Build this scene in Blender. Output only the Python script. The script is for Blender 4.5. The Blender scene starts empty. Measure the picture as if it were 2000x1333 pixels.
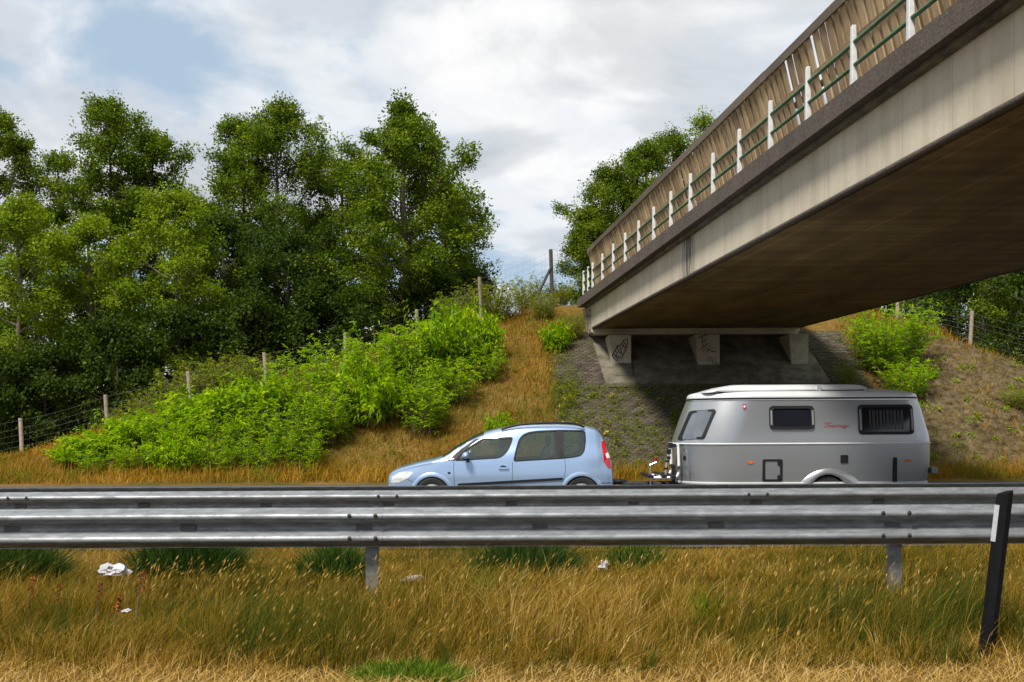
import bpy, bmesh, math, random
import numpy as np
from mathutils import Vector, Matrix

# ------------------------------------------------------------------ camera, sky, sun, exposure
SC = bpy.context.scene
COL = SC.collection
CAM_H = 1.59          # camera height above the far carriageway
HORIZON = 828.0       # image row of the horizon (of 1333)
F = 2000.0            # focal length in picture widths * 2000

cam_d = bpy.data.cameras.new('camera')
cam_d.sensor_width = 36.0
cam_d.lens = 36.0
cam_d.shift_y = (HORIZON - 666.5) / 2000.0
cam_d.clip_start = 0.05
cam_d.clip_end = 4000.0
cam = bpy.data.objects.new('camera', cam_d)
cam.location = (0, 0, CAM_H)
cam.rotation_euler = (math.radians(90), math.radians(0.30), 0)
COL.objects.link(cam)
SC.camera = cam

SUN_TO = Vector((-0.30, -0.48, 0.82)).normalized()     # towards the sun
SUN_EL = math.asin(SUN_TO.z)
SUN_AZ = math.atan2(SUN_TO.x, SUN_TO.y)

world = bpy.data.worlds.new('World')
SC.world = world
world.use_nodes = True
wn, wl = world.node_tree.nodes, world.node_tree.links
wn.clear()
def wnode(t, **kw):
    n = wn.new(t)
    for k, v in kw.items():
        setattr(n, k, v)
    return n
def wmath(op, a, b=None, clamp=False):
    n = wnode('ShaderNodeMath', operation=op, use_clamp=clamp)
    for i, v in enumerate((a, b)):
        if v is None:
            continue
        if isinstance(v, (int, float)):
            n.inputs[i].default_value = v
        else:
            wl.new(v, n.inputs[i])
    return n.outputs[0]
w_out = wnode('ShaderNodeOutputWorld')
w_bg = wnode('ShaderNodeBackground')
w_bg.inputs['Strength'].default_value = 0.1
w_sky = wnode('ShaderNodeTexSky', sky_type='NISHITA')
w_sky.sun_disc = False
w_sky.sun_elevation = SUN_EL
w_sky.sun_rotation = SUN_AZ
w_sky.air_density = 1.0
w_sky.dust_density = 1.0
w_tc = wnode('ShaderNodeTexCoord')
w_sep = wnode('ShaderNodeSeparateXYZ')
wl.new(w_tc.outputs['Generated'], w_sep.inputs[0])
zz = wmath('ADD', wmath('MAXIMUM', w_sep.outputs[2], 0.0), 0.16)
w_cmb = wnode('ShaderNodeCombineXYZ')
wl.new(wmath('DIVIDE', w_sep.outputs[0], zz), w_cmb.inputs[0])
wl.new(wmath('DIVIDE', w_sep.outputs[1], zz), w_cmb.inputs[1])
w_map = wnode('ShaderNodeMapping')
w_map.inputs['Location'].default_value = (5.1, 1.2, 4.0)
w_map.inputs['Scale'].default_value = (1.0, 1.0, 1.0)
wl.new(w_cmb.outputs[0], w_map.inputs[0])
def wnoise(scale, detail, rough, dist, loc):
    n = wnode('ShaderNodeTexNoise')
    n.inputs['Scale'].default_value = scale
    n.inputs['Detail'].default_value = detail
    n.inputs['Roughness'].default_value = rough
    n.inputs['Distortion'].default_value = dist
    m = wnode('ShaderNodeMapping')
    m.inputs['Location'].default_value = loc
    wl.new(w_map.outputs[0], m.inputs[0])
    wl.new(m.outputs[0], n.inputs['Vector'])
    return n.outputs['Fac']
def wramp(fac, stops):
    r = wnode('ShaderNodeValToRGB')
    r.color_ramp.interpolation = 'EASE'
    els = r.color_ramp.elements
    els[0].position, els[0].color = stops[0][0], stops[0][1]
    els[1].position, els[1].color = stops[-1][0], stops[-1][1]
    for p, c in stops[1:-1]:
        e = els.new(p)
        e.color = c
    wl.new(fac, r.inputs[0])
    return r.outputs['Color']
n_cov = wnoise(1.25, 10.0, 0.56, 0.3, (0, 0, 0))
cov = wramp(n_cov, [(0.40, (0, 0, 0, 1)), (0.50, (.75, .75, .75, 1)), (0.60, (1, 1, 1, 1))])
n_shd = wnoise(1.9, 9.0, 0.52, 0.3, (7.3, 2.1, 1.0))
shade = wramp(n_shd, [(0.32, (4.3, 4.6, 5.0, 1)), (0.46, (6.5, 6.65, 6.85, 1)), (0.58, (8.6, 8.6, 8.65, 1))])
sky_blue = wnode('ShaderNodeMix', data_type='RGBA', blend_type='MIX')
sky_blue.inputs[0].default_value = 0.85
wl.new(w_sky.outputs[0], sky_blue.inputs[6])
sky_blue.inputs[7].default_value = (4.2, 5.4, 6.7, 1)      # thin high veil over the blue
mixc = wnode('ShaderNodeMix', data_type='RGBA', blend_type='MIX')
wl.new(cov, mixc.inputs[0])
wl.new(sky_blue.outputs[2], mixc.inputs[6])
wl.new(shade, mixc.inputs[7])
wl.new(mixc.outputs[2], w_bg.inputs['Color'])
wl.new(w_bg.outputs[0], w_out.inputs[0])

sun_d = bpy.data.lights.new('sun', 'SUN')
sun_d.energy = 5.0
sun_d.angle = math.radians(12)
sun_d.color = (1.0, 0.95, 0.86)
sun = bpy.data.objects.new('sun', sun_d)
sun.rotation_euler = SUN_TO.to_track_quat('Z', 'Y').to_euler()
sun.location = (0, -20, 40)
COL.objects.link(sun)

SC.view_settings.view_transform = 'Standard'
SC.view_settings.look = 'None'
SC.view_settings.gamma = 1.0
SC.view_settings.exposure = 0.2
SC.view_settings.use_curve_mapping = False
SC.cycles.max_bounces = 6
SC.cycles.diffuse_bounces = 3
SC.cycles.glossy_bounces = 3
SC.cycles.transparent_max_bounces = 12

# ------------------------------------------------------------------ helpers
RNG = np.random.default_rng(7)
random.seed(7)

def at(px, py, Y):
    """a point of the place at depth Y, from its row and column in the picture"""
    return Vector(((px - 1000.0) * Y / F, Y, CAM_H + (HORIZON - py) * Y / F))

def tag(o, label=None, cat=None, group=None, kind=None):
    if label: o['label'] = label
    if cat: o['category'] = cat
    if group: o['group'] = group
    if kind: o['kind'] = kind
    return o

def empty(name, loc, label, cat, group=None, rz=0.0):
    o = bpy.data.objects.new(name, None)
    o.empty_display_size = 0.2
    o.location = loc
    o.rotation_euler = (0, 0, rz)
    COL.objects.link(o)
    return tag(o, label, cat, group)

def link(name, me, m=None, parent=None, loc=None):
    o = bpy.data.objects.new(name, me)
    COL.objects.link(o)
    if m is not None and len(me.materials) == 0:
        me.materials.append(m)
    if parent is not None:
        o.parent = parent
    if loc is not None:
        o.location = loc
    return o

def smooth(me, ang=35):
    for p in me.polygons:
        p.use_smooth = True
    me.set_sharp_from_angle(angle=math.radians(ang))

class MB:
    """collects vertices and faces of one mesh"""
    def __init__(self):
        self.v, self.f = [], []
    def add(self, vs, fs):
        b = len(self.v)
        self.v += [tuple(p) for p in vs]
        self.f += [tuple(i + b for i in q) for q in fs]
    def hexa(self, c8):
        self.add(c8, [(0, 3, 2, 1), (4, 5, 6, 7), (0, 1, 5, 4), (1, 2, 6, 5), (2, 3, 7, 6), (3, 0, 4, 7)])
    def box(self, x0, x1, y0, y1, z0, z1):
        self.hexa([(x0, y0, z0), (x1, y0, z0), (x1, y1, z0), (x0, y1, z0), (x0, y0, z1), (x1, y0, z1), (x1, y1, z1), (x0, y1, z1)])
    def tube(self, pts, rad, n=6, caps=True):
        pts = [Vector(p) for p in pts]
        rads = rad if isinstance(rad, (list, tuple)) else [rad] * len(pts)
        rings = []
        up = Vector((0, 0, 1))
        for i, p in enumerate(pts):
            d = (pts[min(i + 1, len(pts) - 1)] - pts[max(i - 1, 0)]).normalized()
            a = d.cross(up)
            if a.length < 0.05:
                a = d.cross(Vector((1, 0, 0)))
            a.normalize()
            b = a.cross(d)
            rings.append([p + (a * math.cos(2 * math.pi * k / n) + b * math.sin(2 * math.pi * k / n)) * rads[i] for k in range(n)])
        base = [q for r in rings for q in r]
        fs = []
        for i in range(len(pts) - 1):
            for k in range(n):
                k2 = (k + 1) % n
                fs.append((i * n + k, (i + 1) * n + k, (i + 1) * n + k2, i * n + k2))
        if caps:
            fs.append(tuple(range(n)))
            fs.append(tuple(reversed(range((len(pts) - 1) * n, len(pts) * n))))
        self.add(base, fs)
    def mesh(self, name, m=None, sm=None):
        me = bpy.data.meshes.new(name)
        me.from_pydata(self.v, [], self.f)
        if m is not None:
            me.materials.append(m)
        if sm is not None:
            smooth(me, sm)
        me.update()
        return me
    def build(self, name, m, parent=None, loc=None, sm=None, bevel=0.0):
        me = self.mesh(name, m)
        if bevel > 0:
            bm = bmesh.new(); bm.from_mesh(me)
            bmesh.ops.recalc_face_normals(bm, faces=bm.faces)
            bmesh.ops.bevel(bm, geom=list(bm.edges), offset=bevel, segments=2, affect='EDGES', profile=0.5)
            bm.to_mesh(me); bm.free()
        if sm is not None:
            smooth(me, sm)
        return link(name, me, None, parent, loc)

def np_mesh(name, verts, quads=None, tris=None, tone=None):
    """big mesh from arrays; tone is one float per face"""
    me = bpy.data.meshes.new(name)
    verts = np.asarray(verts, dtype=np.float32)
    nq = 0 if quads is None else len(quads)
    nt = 0 if tris is None else len(tris)
    me.vertices.add(len(verts))
    me.vertices.foreach_set('co', verts.ravel())
    parts, tot = [], []
    if nq:
        parts.append(np.asarray(quads, dtype=np.int32).ravel()); tot.append(np.full(nq, 4, dtype=np.int32))
    if nt:
        parts.append(np.asarray(tris, dtype=np.int32).ravel()); tot.append(np.full(nt, 3, dtype=np.int32))
    loops = np.concatenate(parts)
    totals = np.concatenate(tot)
    starts = np.concatenate(([0], np.cumsum(totals)[:-1])).astype(np.int32)
    me.loops.add(len(loops))
    me.loops.foreach_set('vertex_index', loops)
    me.polygons.add(len(totals))
    me.polygons.foreach_set('loop_start', starts)
    me.polygons.foreach_set('loop_total', totals)
    me.update(calc_edges=True)
    me.validate()
    if tone is not None:
        a = me.attributes.new('tone', 'FLOAT', 'FACE')
        a.data.foreach_set('value', np.asarray(tone, dtype=np.float32))
    return me

def vnoise(x, y, s, seed=0):
    """smooth value noise in the plane, 0..1"""
    x = np.asarray(x, dtype=float) / s + seed * 17.13
    y = np.asarray(y, dtype=float) / s + seed * 9.71
    xi, yi = np.floor(x).astype(np.int64), np.floor(y).astype(np.int64)
    xf, yf = x - xi, y - yi
    u, v = xf * xf * (3 - 2 * xf), yf * yf * (3 - 2 * yf)
    def h(a, b):
        n = (a * 374761393 + b * 668265263 + seed * 1274126177) & 0xffffffff
        n = ((n ^ (n >> 13)) * 1274126177) & 0xffffffff
        return ((n ^ (n >> 16)) & 0xffff) / 65535.0
    return (h(xi, yi) * (1 - u) + h(xi + 1, yi) * u) * (1 - v) + (h(xi, yi + 1) * (1 - u) + h(xi + 1, yi + 1) * u) * v

# ------------------------------------------------------------------ materials
def new_mat(name):
    m = bpy.data.materials.new(name)
    m.use_nodes = True
    nt = m.node_tree
    return m, nt, nt.nodes['Principled BSDF'], nt.nodes, nt.links

def nd(nt, t, ins=None, **kw):
    n = nt.nodes.new(t)
    for k, v in kw.items():
        setattr(n, k, v)
    if ins:
        for k, v in ins.items():
            if hasattr(v, 'is_linked') or isinstance(v, bpy.types.NodeSocket):
                nt.links.new(v, n.inputs[k])
            else:
                n.inputs[k].default_value = v
    return n

def ramp(nt, fac, stops):
    r = nt.nodes.new('ShaderNodeValToRGB')
    els = r.color_ramp.elements
    els[0].position, els[0].color = stops[0][0], (*stops[0][1], 1)
    els[1].position, els[1].color = stops[-1][0], (*stops[-1][1], 1)
    for p, c in stops[1:-1]:
        e = els.new(p); e.color = (*c, 1)
    nt.links.new(fac, r.inputs[0])
    return r.outputs['Color']

def noise(nt, scale, detail=5.0, rough=0.55, vec=None, dist=0.0):
    n = nd(nt, 'ShaderNodeTexNoise', {'Scale': scale, 'Detail': detail, 'Roughness': rough, 'Distortion': dist})
    if vec is not None:
        nt.links.new(vec, n.inputs['Vector'])
    return n.outputs['Fac']

def coords(nt, scale=(1, 1, 1), which='Object'):
    tc = nt.nodes.new('ShaderNodeTexCoord')
    mp = nt.nodes.new('ShaderNodeMapping')
    mp.inputs['Scale'].default_value = scale
    nt.links.new(tc.outputs[which], mp.inputs[0])
    return mp.outputs[0]

def mixc(nt, fac, a, b, blend='MIX'):
    n = nt.nodes.new('ShaderNodeMix')
    n.data_type = 'RGBA'; n.blend_type = blend
    for i, v in ((0, fac), (6, a), (7, b)):
        if isinstance(v, bpy.types.NodeSocket):
            nt.links.new(v, n.inputs[i])
        elif isinstance(v, (int, float)):
            n.inputs[i].default_value = v
        else:
            n.inputs[i].default_value = (*v, 1)
    return n.outputs[2]

def mth(nt, op, a, b=None, c=None, clamp=False):
    n = nt.nodes.new('ShaderNodeMath')
    n.operation = op; n.use_clamp = clamp
    for i, v in enumerate((a, b, c)):
        if v is None: continue
        if isinstance(v, bpy.types.NodeSocket): nt.links.new(v, n.inputs[i])
        else: n.inputs[i].default_value = v
    return n.outputs[0]

def bump(nt, bs, height, strength=0.3, dist=0.02):
    b = nd(nt, 'ShaderNodeBump', {'Strength': strength, 'Distance': dist})
    nt.links.new(height, b.inputs['Height'])
    nt.links.new(b.outputs[0], bs.inputs['Normal'])

def simple(name, col, rough=0.5, metal=0.0, var=0.25, scale=8.0, bmp=0.0, coat=0.0, bscale=None, spec=0.5):
    m, nt, bs, N, L = new_mat(name)
    v = coords(nt)
    f = noise(nt, scale, 6, 0.6, v)
    c = ramp(nt, f, [(0.25, tuple(x * (1 - var) for x in col)), (0.75, tuple(min(1, x * (1 + var)) for x in col))])
    L.new(c, bs.inputs['Base Color'])
    bs.inputs['Roughness'].default_value = rough
    bs.inputs['Metallic'].default_value = metal
    bs.inputs['Specular IOR Level'].default_value = spec
    if coat:
        bs.inputs['Coat Weight'].default_value = coat
        bs.inputs['Coat Roughness'].default_value = 0.05
    if bmp:
        bump(nt, bs, noise(nt, bscale or scale * 4, 6, 0.65, v), bmp, 0.02)
    return m

def leaf_mat(name, stops, trans=0.4, rough=0.5, tcol=None, spec=0.10):
    """leaves: colour differs leaf by leaf (attribute tone), light passes through"""
    m, nt, bs, N, L = new_mat(name)
    a = nd(nt, 'ShaderNodeAttribute', attribute_name='tone')
    c = ramp(nt, a.outputs['Fac'], stops)
    L.new(c, bs.inputs['Base Color'])
    bs.inputs['Roughness'].default_value = rough
    bs.inputs['Specular IOR Level'].default_value = spec
    tr = nd(nt, 'ShaderNodeBsdfTranslucent')
    warm = mixc(nt, 1.0, c, tcol or (1.3, 1.25, 0.5), 'MULTIPLY')
    L.new(warm, tr.inputs['Color'])
    mx = nd(nt, 'ShaderNodeMixShader', {0: trans})
    L.new(bs.outputs[0], mx.inputs[1]); L.new(tr.outputs[0], mx.inputs[2])
    L.new(mx.outputs[0], N['Material Output'].inputs['Surface'])
    return m

M = {}
# concrete of the girder: pale, board marks every 1.2 m, weather streaks, one drain stain
m, nt, bs, N, L = new_mat('girder concrete')
tc = nt.nodes.new('ShaderNodeTexCoord'); sp = nt.nodes.new('ShaderNodeSeparateXYZ')
L.new(tc.outputs['Object'], sp.inputs[0])
big = noise(nt, 0.7, 5, 0.6, coords(nt))
fine = noise(nt, 14.0, 6, 0.7, coords(nt))
streak = noise(nt, 3.0, 5, 0.6, coords(nt, (1, 1.6, 0.10)))
c = ramp(nt, big, [(0.3, (0.47, 0.415, 0.325)), (0.7, (0.60, 0.54, 0.43))])
c = mixc(nt, 0.38, c, ramp(nt, streak, [(0.32, (0.55, 0.52, 0.46)), (0.5, (0.9, 0.88, 0.84)), (0.6, (1, 1, 1))]), 'MULTIPLY')
c = mixc(nt, 0.4, c, ramp(nt, fine, [(0.3, (0.78, 0.76, 0.72)), (0.65, (1, 1, 1))]), 'MULTIPLY')
fr = mth(nt, 'FRACT', mth(nt, 'DIVIDE', sp.outputs[1], 1.23))
line = mth(nt, 'LESS_THAN', fr, 0.014)
c = mixc(nt, mth(nt, 'MULTIPLY', line, 0.32), c, (0.16, 0.14, 0.11))
dy = mth(nt, 'ABSOLUTE', mth(nt, 'SUBTRACT', sp.outputs[1], 23.5))
st = mth(nt, 'SUBTRACT', 1.0, mth(nt, 'DIVIDE', dy, 0.62), clamp=True)
st = mth(nt, 'MULTIPLY', st, ramp(nt, noise(nt, 5.0, 6, 0.65, coords(nt, (1, 2.2, 0.25))), [(0.36, (0, 0, 0)), (0.62, (1, 1, 1))]))
c = mixc(nt, mth(nt, 'MULTIPLY', st, 1.5, clamp=True), c, (0.05, 0.048, 0.05))
L.new(c, bs.inputs['Base Color'])
bs.inputs['Roughness'].default_value = 0.85
bump(nt, bs, fine, 0.25, 0.01)
M['concrete'] = m

# dark weathered edge beam
m, nt, bs, N, L = new_mat('weathered edge concrete')
v = coords(nt)
f1 = noise(nt, 22.0, 8, 0.75, v); f2 = noise(nt, 1.2, 5, 0.6, coords(nt, (1, 1, 0.4)))
c = ramp(nt, f1, [(0.3, (0.045, 0.036, 0.03)), (0.55, (0.10, 0.08, 0.066)), (0.80, (0.24, 0.205, 0.165))])
c = mixc(nt, 0.55, c, ramp(nt, f2, [(0.35, (0.55, 0.52, 0.5)), (0.65, (1.15, 1.1, 1.05))]), 'MULTIPLY')
L.new(c, bs.inputs['Base Color']); bs.inputs['Roughness'].default_value = 0.95
bump(nt, bs, f1, 0.6, 0.03)
M['edge'] = m

# underside: shutter-board concrete, brownish
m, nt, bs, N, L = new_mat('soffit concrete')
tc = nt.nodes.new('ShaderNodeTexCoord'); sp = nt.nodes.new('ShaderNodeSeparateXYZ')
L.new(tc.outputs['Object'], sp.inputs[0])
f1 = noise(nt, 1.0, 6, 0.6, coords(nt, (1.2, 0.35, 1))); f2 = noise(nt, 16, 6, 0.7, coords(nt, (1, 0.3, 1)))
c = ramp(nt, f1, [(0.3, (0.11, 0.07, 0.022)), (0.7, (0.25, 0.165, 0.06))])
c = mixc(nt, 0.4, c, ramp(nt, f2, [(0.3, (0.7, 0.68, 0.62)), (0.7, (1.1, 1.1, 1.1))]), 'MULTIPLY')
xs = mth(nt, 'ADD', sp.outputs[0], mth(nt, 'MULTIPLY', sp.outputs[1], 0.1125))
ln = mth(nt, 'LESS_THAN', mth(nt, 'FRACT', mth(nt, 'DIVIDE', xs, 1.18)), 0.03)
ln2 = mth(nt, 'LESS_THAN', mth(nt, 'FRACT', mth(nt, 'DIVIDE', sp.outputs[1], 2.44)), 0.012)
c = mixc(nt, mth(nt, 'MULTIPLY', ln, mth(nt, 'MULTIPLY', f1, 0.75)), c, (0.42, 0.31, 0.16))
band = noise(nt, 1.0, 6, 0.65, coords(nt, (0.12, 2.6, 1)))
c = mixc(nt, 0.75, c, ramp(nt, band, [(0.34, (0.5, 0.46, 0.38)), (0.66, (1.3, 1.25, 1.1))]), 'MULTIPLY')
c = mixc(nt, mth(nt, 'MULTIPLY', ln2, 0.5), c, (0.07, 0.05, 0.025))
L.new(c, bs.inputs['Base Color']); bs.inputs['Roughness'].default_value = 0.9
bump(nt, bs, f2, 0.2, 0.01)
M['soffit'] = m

M['concrete_pale'] = simple('bearing block concrete', (0.34, 0.295, 0.225), 0.85, 0, 0.22, 3.5, 0.2, bscale=20)
M['concrete_dark'] = simple('shade dark concrete', (0.06, 0.052, 0.038), 0.95, 0, 0.5, 1.6, 0.4, bscale=16)  # deep shade between the bearing blocks put into the end wall colour
M['concrete_grey'] = simple('slab concrete mossy', (0.12, 0.105, 0.075), 0.92, 0, 0.75, 2.6, 0.5, bscale=16)
M['white_paint'] = simple('white painted steel', (0.60, 0.60, 0.60), 0.5, 0, 0.18, 9, 0.1)
M['green_paint'] = simple('green painted pipe', (0.055, 0.125, 0.06), 0.5, 0, 0.35, 7)
M['black_paint'] = simple('black spray paint', (0.018, 0.018, 0.02), 0.6, 0, 0.2, 9)
M['grey_spray'] = simple('grey spray paint', (0.13, 0.14, 0.15), 0.7, 0, 0.2, 9)
M['green_spray'] = simple('green spray paint', (0.14, 0.26, 0.14), 0.7, 0, 0.2, 9)
M['bolt'] = simple('rusty bolt', (0.045, 0.035, 0.028), 0.7, 0.4, 0.3, 30)

# weathered timber, each board its own tone
def timber(name, lo, hi, gs=(6, 6, 0.5)):
    m, nt, bs, N, L = new_mat(name)
    oi = nt.nodes.new('ShaderNodeObjectInfo')
    v = coords(nt, gs)
    off = nd(nt, 'ShaderNodeVectorMath', {0: v}, operation='ADD')
    cb = nt.nodes.new('ShaderNodeCombineXYZ')
    L.new(mth(nt, 'MULTIPLY', oi.outputs['Random'], 37.0), cb.inputs[0]); L.new(mth(nt, 'MULTIPLY', oi.outputs['Random'], 91.0), cb.inputs[2])
    L.new(cb.outputs[0], off.inputs[1])
    g = noise(nt, 3.0, 6, 0.65, off.outputs[0], 0.6)
    k = mth(nt, 'ADD', mth(nt, 'MULTIPLY', g, 0.75), mth(nt, 'MULTIPLY', oi.outputs['Random'], 0.45))
    c = ramp(nt, k, [(0.25, lo), (0.85, hi)])
    L.new(c, bs.inputs['Base Color']); bs.inputs['Roughness'].default_value = 0.85
    bump(nt, bs, g, 0.4, 0.01)
    return m
M['board'] = timber('weathered screen board', (0.15, 0.095, 0.048), (0.48, 0.345, 0.195))
M['cap'] = timber('grey brown cap board', (0.10, 0.08, 0.06), (0.24, 0.19, 0.145), (2, 0.4, 4))
M['post_wood'] = timber('grey fence post wood', (0.20, 0.155, 0.115), (0.40, 0.32, 0.25), (8, 8, 0.8))
M['post_dark'] = timber('dark fence post wood', (0.035, 0.03, 0.028), (0.10, 0.085, 0.075), (8, 8, 0.8))
M['bark'] = simple('oak bark', (0.075, 0.058, 0.042), 0.95, 0, 0.45, 9, 0.8)
M['bark_pale'] = simple('young bark', (0.13, 0.10, 0.065), 0.9, 0, 0.4, 9, 0.6)
M['wire'] = simple('galvanised wire', (0.16, 0.16, 0.16), 0.5, 0.4, 0.1, 9)

# galvanised steel: spangle, dull streaks along the beam
m, nt, bs, N, L = new_mat('galvanised steel')
f1 = noise(nt, 7.0, 8, 0.72, coords(nt, (0.7, 2.2, 2.2))); f2 = noise(nt, 60.0, 4, 0.6, coords(nt, (0.5, 1, 1)))
c = ramp(nt, f1, [(0.3, (0.11, 0.118, 0.125)), (0.5, (0.19, 0.20, 0.212)), (0.7, (0.31, 0.325, 0.34))])
c = mixc(nt, 0.3, c, ramp(nt, f2, [(0.3, (0.7, 0.7, 0.72)), (0.7, (1.15, 1.15, 1.15))]), 'MULTIPLY')
L.new(c, bs.inputs['Base Color'])
bs.inputs['Metallic'].default_value = 0.45
L.new(ramp(nt, f1, [(0.3, (0.6, 0.6, 0.6)), (0.7, (0.42, 0.42, 0.42))]), bs.inputs['Roughness'])
bump(nt, bs, f2, 0.08, 0.004)
M['steel'] = m

# ground: dry turf, green patches, bare soil
m, nt, bs, N, L = new_mat('dry turf ground')
v = coords(nt)
f1 = noise(nt, 0.6, 6, 0.6, v); f2 = noise(nt, 9.0, 8, 0.75, v); f3 = noise(nt, 45.0, 5, 0.7, v)
c = ramp(nt, f1, [(0.32, (0.075, 0.075, 0.016)), (0.48, (0.16, 0.10, 0.022)), (0.68, (0.21, 0.135, 0.045))])
c = mixc(nt, 0.8, c, ramp(nt, f2, [(0.3, (0.45, 0.42, 0.36)), (0.7, (1.3, 1.25, 1.2))]), 'MULTIPLY')
c = mixc(nt, 0.6, c, ramp(nt, f3, [(0.3, (0.5, 0.48, 0.42)), (0.7, (1.35, 1.3, 1.25))]), 'MULTIPLY')
L.new(c, bs.inputs['Base Color']); bs.inputs['Roughness'].default_value = 1.0
bs.inputs['Specular IOR Level'].default_value = 0.1
bump(nt, bs, f2, 0.9, 0.06)
M['ground'] = m
M['soil'] = simple('stony brown soil', (0.095, 0.072, 0.038), 1.0, 0, 0.85, 4, 1.0, bscale=22, spec=0.1)
M['asphalt'] = simple('asphalt', (0.055, 0.055, 0.056), 0.9, 0, 0.3, 30, 0.3, bscale=120)
M['marking'] = simple('road paint', (0.75, 0.75, 0.73), 0.7, 0, 0.1, 12)

# bricks of the slope: each its own tone, moss
m, nt, bs, N, L = new_mat('slope paving brick')
oi = nt.nodes.new('ShaderNodeObjectInfo'); at_ = nd(nt, 'ShaderNodeAttribute', attribute_name='tone')
tcw = nt.nodes.new('ShaderNodeNewGeometry')
k = mth(nt, 'FRACT', mth(nt, 'ADD', oi.outputs['Random'], at_.outputs['Fac']))
c = ramp(nt, k, [(0.0, (0.036, 0.028, 0.021)), (0.5, (0.062, 0.047, 0.036)), (1.0, (0.115, 0.089, 0.070))])  # brick tones lowered to stand in for shade of the viaduct
ms = noise(nt, 0.9, 6, 0.65, tcw.outputs['Position'])
c = mixc(nt, mth(nt, 'MULTIPLY', ramp(nt, ms, [(0.38, (0, 0, 0)), (0.60, (1, 1, 1))]), 0.8), c, (0.062, 0.060, 0.018))
fb = noise(nt, 40, 5, 0.7, tcw.outputs['Position'])
c = mixc(nt, 0.5, c, ramp(nt, fb, [(0.3, (0.6, 0.6, 0.58)), (0.7, (1.2, 1.2, 1.2))]), 'MULTIPLY')
L.new(c, bs.inputs['Base Color']); bs.inputs['Roughness'].default_value = 0.95
bump(nt, bs, fb, 0.5, 0.01)
M['brick'] = m
M['joint'] = simple('mossy joint soil', (0.075, 0.065, 0.035), 1.0, 0, 0.5, 6, 0.6, spec=0.1)

M['leaf_oak'] = leaf_mat('oak leaf', [(0.0, (0.030, 0.058, 0.004)), (0.45, (0.088, 0.148, 0.006)), (0.85, (0.23, 0.305, 0.010)), (1.0, (0.40, 0.39, 0.02))], 0.42)
M['leaf_light'] = leaf_mat('light green leaf', [(0.0, (0.075, 0.135, 0.007)), (0.5, (0.175, 0.26, 0.009)), (0.85, (0.30, 0.36, 0.014)), (1.0, (0.38, 0.36, 0.03))], 0.45)
M['leaf_dark'] = leaf_mat('dark shaded leaf', [(0.0, (0.018, 0.037, 0.004)), (0.6, (0.043, 0.077, 0.005)), (1.0, (0.11, 0.155, 0.009))], 0.34)  # interior shade of the wood put into this leaf colour
M['leaf_shrub'] = leaf_mat('bright shrub leaf', [(0.0, (0.075, 0.17, 0.003)), (0.5, (0.19, 0.35, 0.004)), (0.85, (0.33, 0.48, 0.006)), (1.0, (0.50, 0.55, 0.02))], 0.48, 0.42)
M['leaf_olive'] = leaf_mat('olive shrub leaf', [(0.0, (0.075, 0.11, 0.010)), (0.5, (0.165, 0.215, 0.014)), (1.0, (0.33, 0.34, 0.025))], 0.4)
GS = [(0.0, (0.04, 0.068, 0.007)), (0.22, (0.105, 0.105, 0.010)), (0.42, (0.185, 0.125, 0.010)), (0.62, (0.29, 0.175, 0.020)), (0.82, (0.43, 0.275, 0.062)), (1.0, (0.58, 0.41, 0.16))]
M['grass'] = leaf_mat('long dry grass', GS, 0.35, 0.6, (1.2, 1.1, 0.7))
M['grass_bank'] = leaf_mat('orange dry bank grass', [(0.0, (0.075, 0.14, 0.012)), (0.22, (0.19, 0.19, 0.018)), (0.42, (0.21, 0.12, 0.008)), (0.65, (0.33, 0.175, 0.012)), (1.0, (0.48, 0.30, 0.055))], 0.35, 0.6, (1.2, 1.1, 0.7))
M['grass_green'] = leaf_mat('dark green clump grass', [(0.0, (0.018, 0.045, 0.010)), (0.6, (0.045, 0.09, 0.014)), (1.0, (0.11, 0.15, 0.02))], 0.3, 0.55)
M['tuft'] = leaf_mat('fresh green tuft', [(0.0, (0.045, 0.10, 0.006)), (0.6, (0.115, 0.20, 0.010)), (1.0, (0.22, 0.28, 0.02))], 0.4)
M['dock'] = leaf_mat('rust red dock', [(0.0, (0.16, 0.035, 0.012)), (1.0, (0.40, 0.12, 0.03))], 0.25, 0.7, (1.1, 1.0, 0.9))
M['flower'] = leaf_mat('yellow ragwort', [(0.0, (0.6, 0.36, 0.01)), (1.0, (0.85, 0.58, 0.02))], 0.2, 0.6, (1, 1, 1))

# ------------------------------------------------------------------ terrain
def smin(a, b, k):
    return -k * np.logaddexp(-a / k, -b / k)
def smax(a, b, k):
    return -smin(-a, -b, k)

def front_slope(Y):
    return (Y - 29.3) * 0.72

def height(X, Y):
    X = np.asarray(X, dtype=float); Y = np.asarray(Y, dtype=float)
    base = np.interp(Y, [-40, 4.6, 5.6, 8, 11.2, 12.6, 13.1, 26.9, 27.8, 29.3, 45, 90],
                        [0.03, 0.03, 0.15, 0.24, 0.22, 0.02, -0.03, -0.03, 0.04, 0.16, 0.45, 0.6])
    Xr = X + 0.1125 * (Y - 34)
    left = 6.0 - 0.309 * (1.9 - Xr)
    right = 6.3 - 0.60 * (Xr - 12.5)
    b = smin(left, right, 0.25)
    b = smin(b, np.full_like(b, 6.25), 0.2)
    b = smin(b, front_slope(Y), 0.3)
    n = (vnoise(X, Y, 1.9, 3) - 0.5) * 0.22 + (vnoise(X, Y, 0.7, 4) - 0.5) * 0.10
    paved = (X > 1.2) & (X < 11.9) & (Y < 36.6)
    n = np.where(paved, -0.05, n)
    h = smax(base, b + n * np.clip(b, 0, 1), 0.08)
    verge = (Y > 5.6) & (Y < 12.4)
    return h + np.where(verge, (vnoise(X, Y, 0.8, 8) - 0.5) * 0.07, 0)

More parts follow.
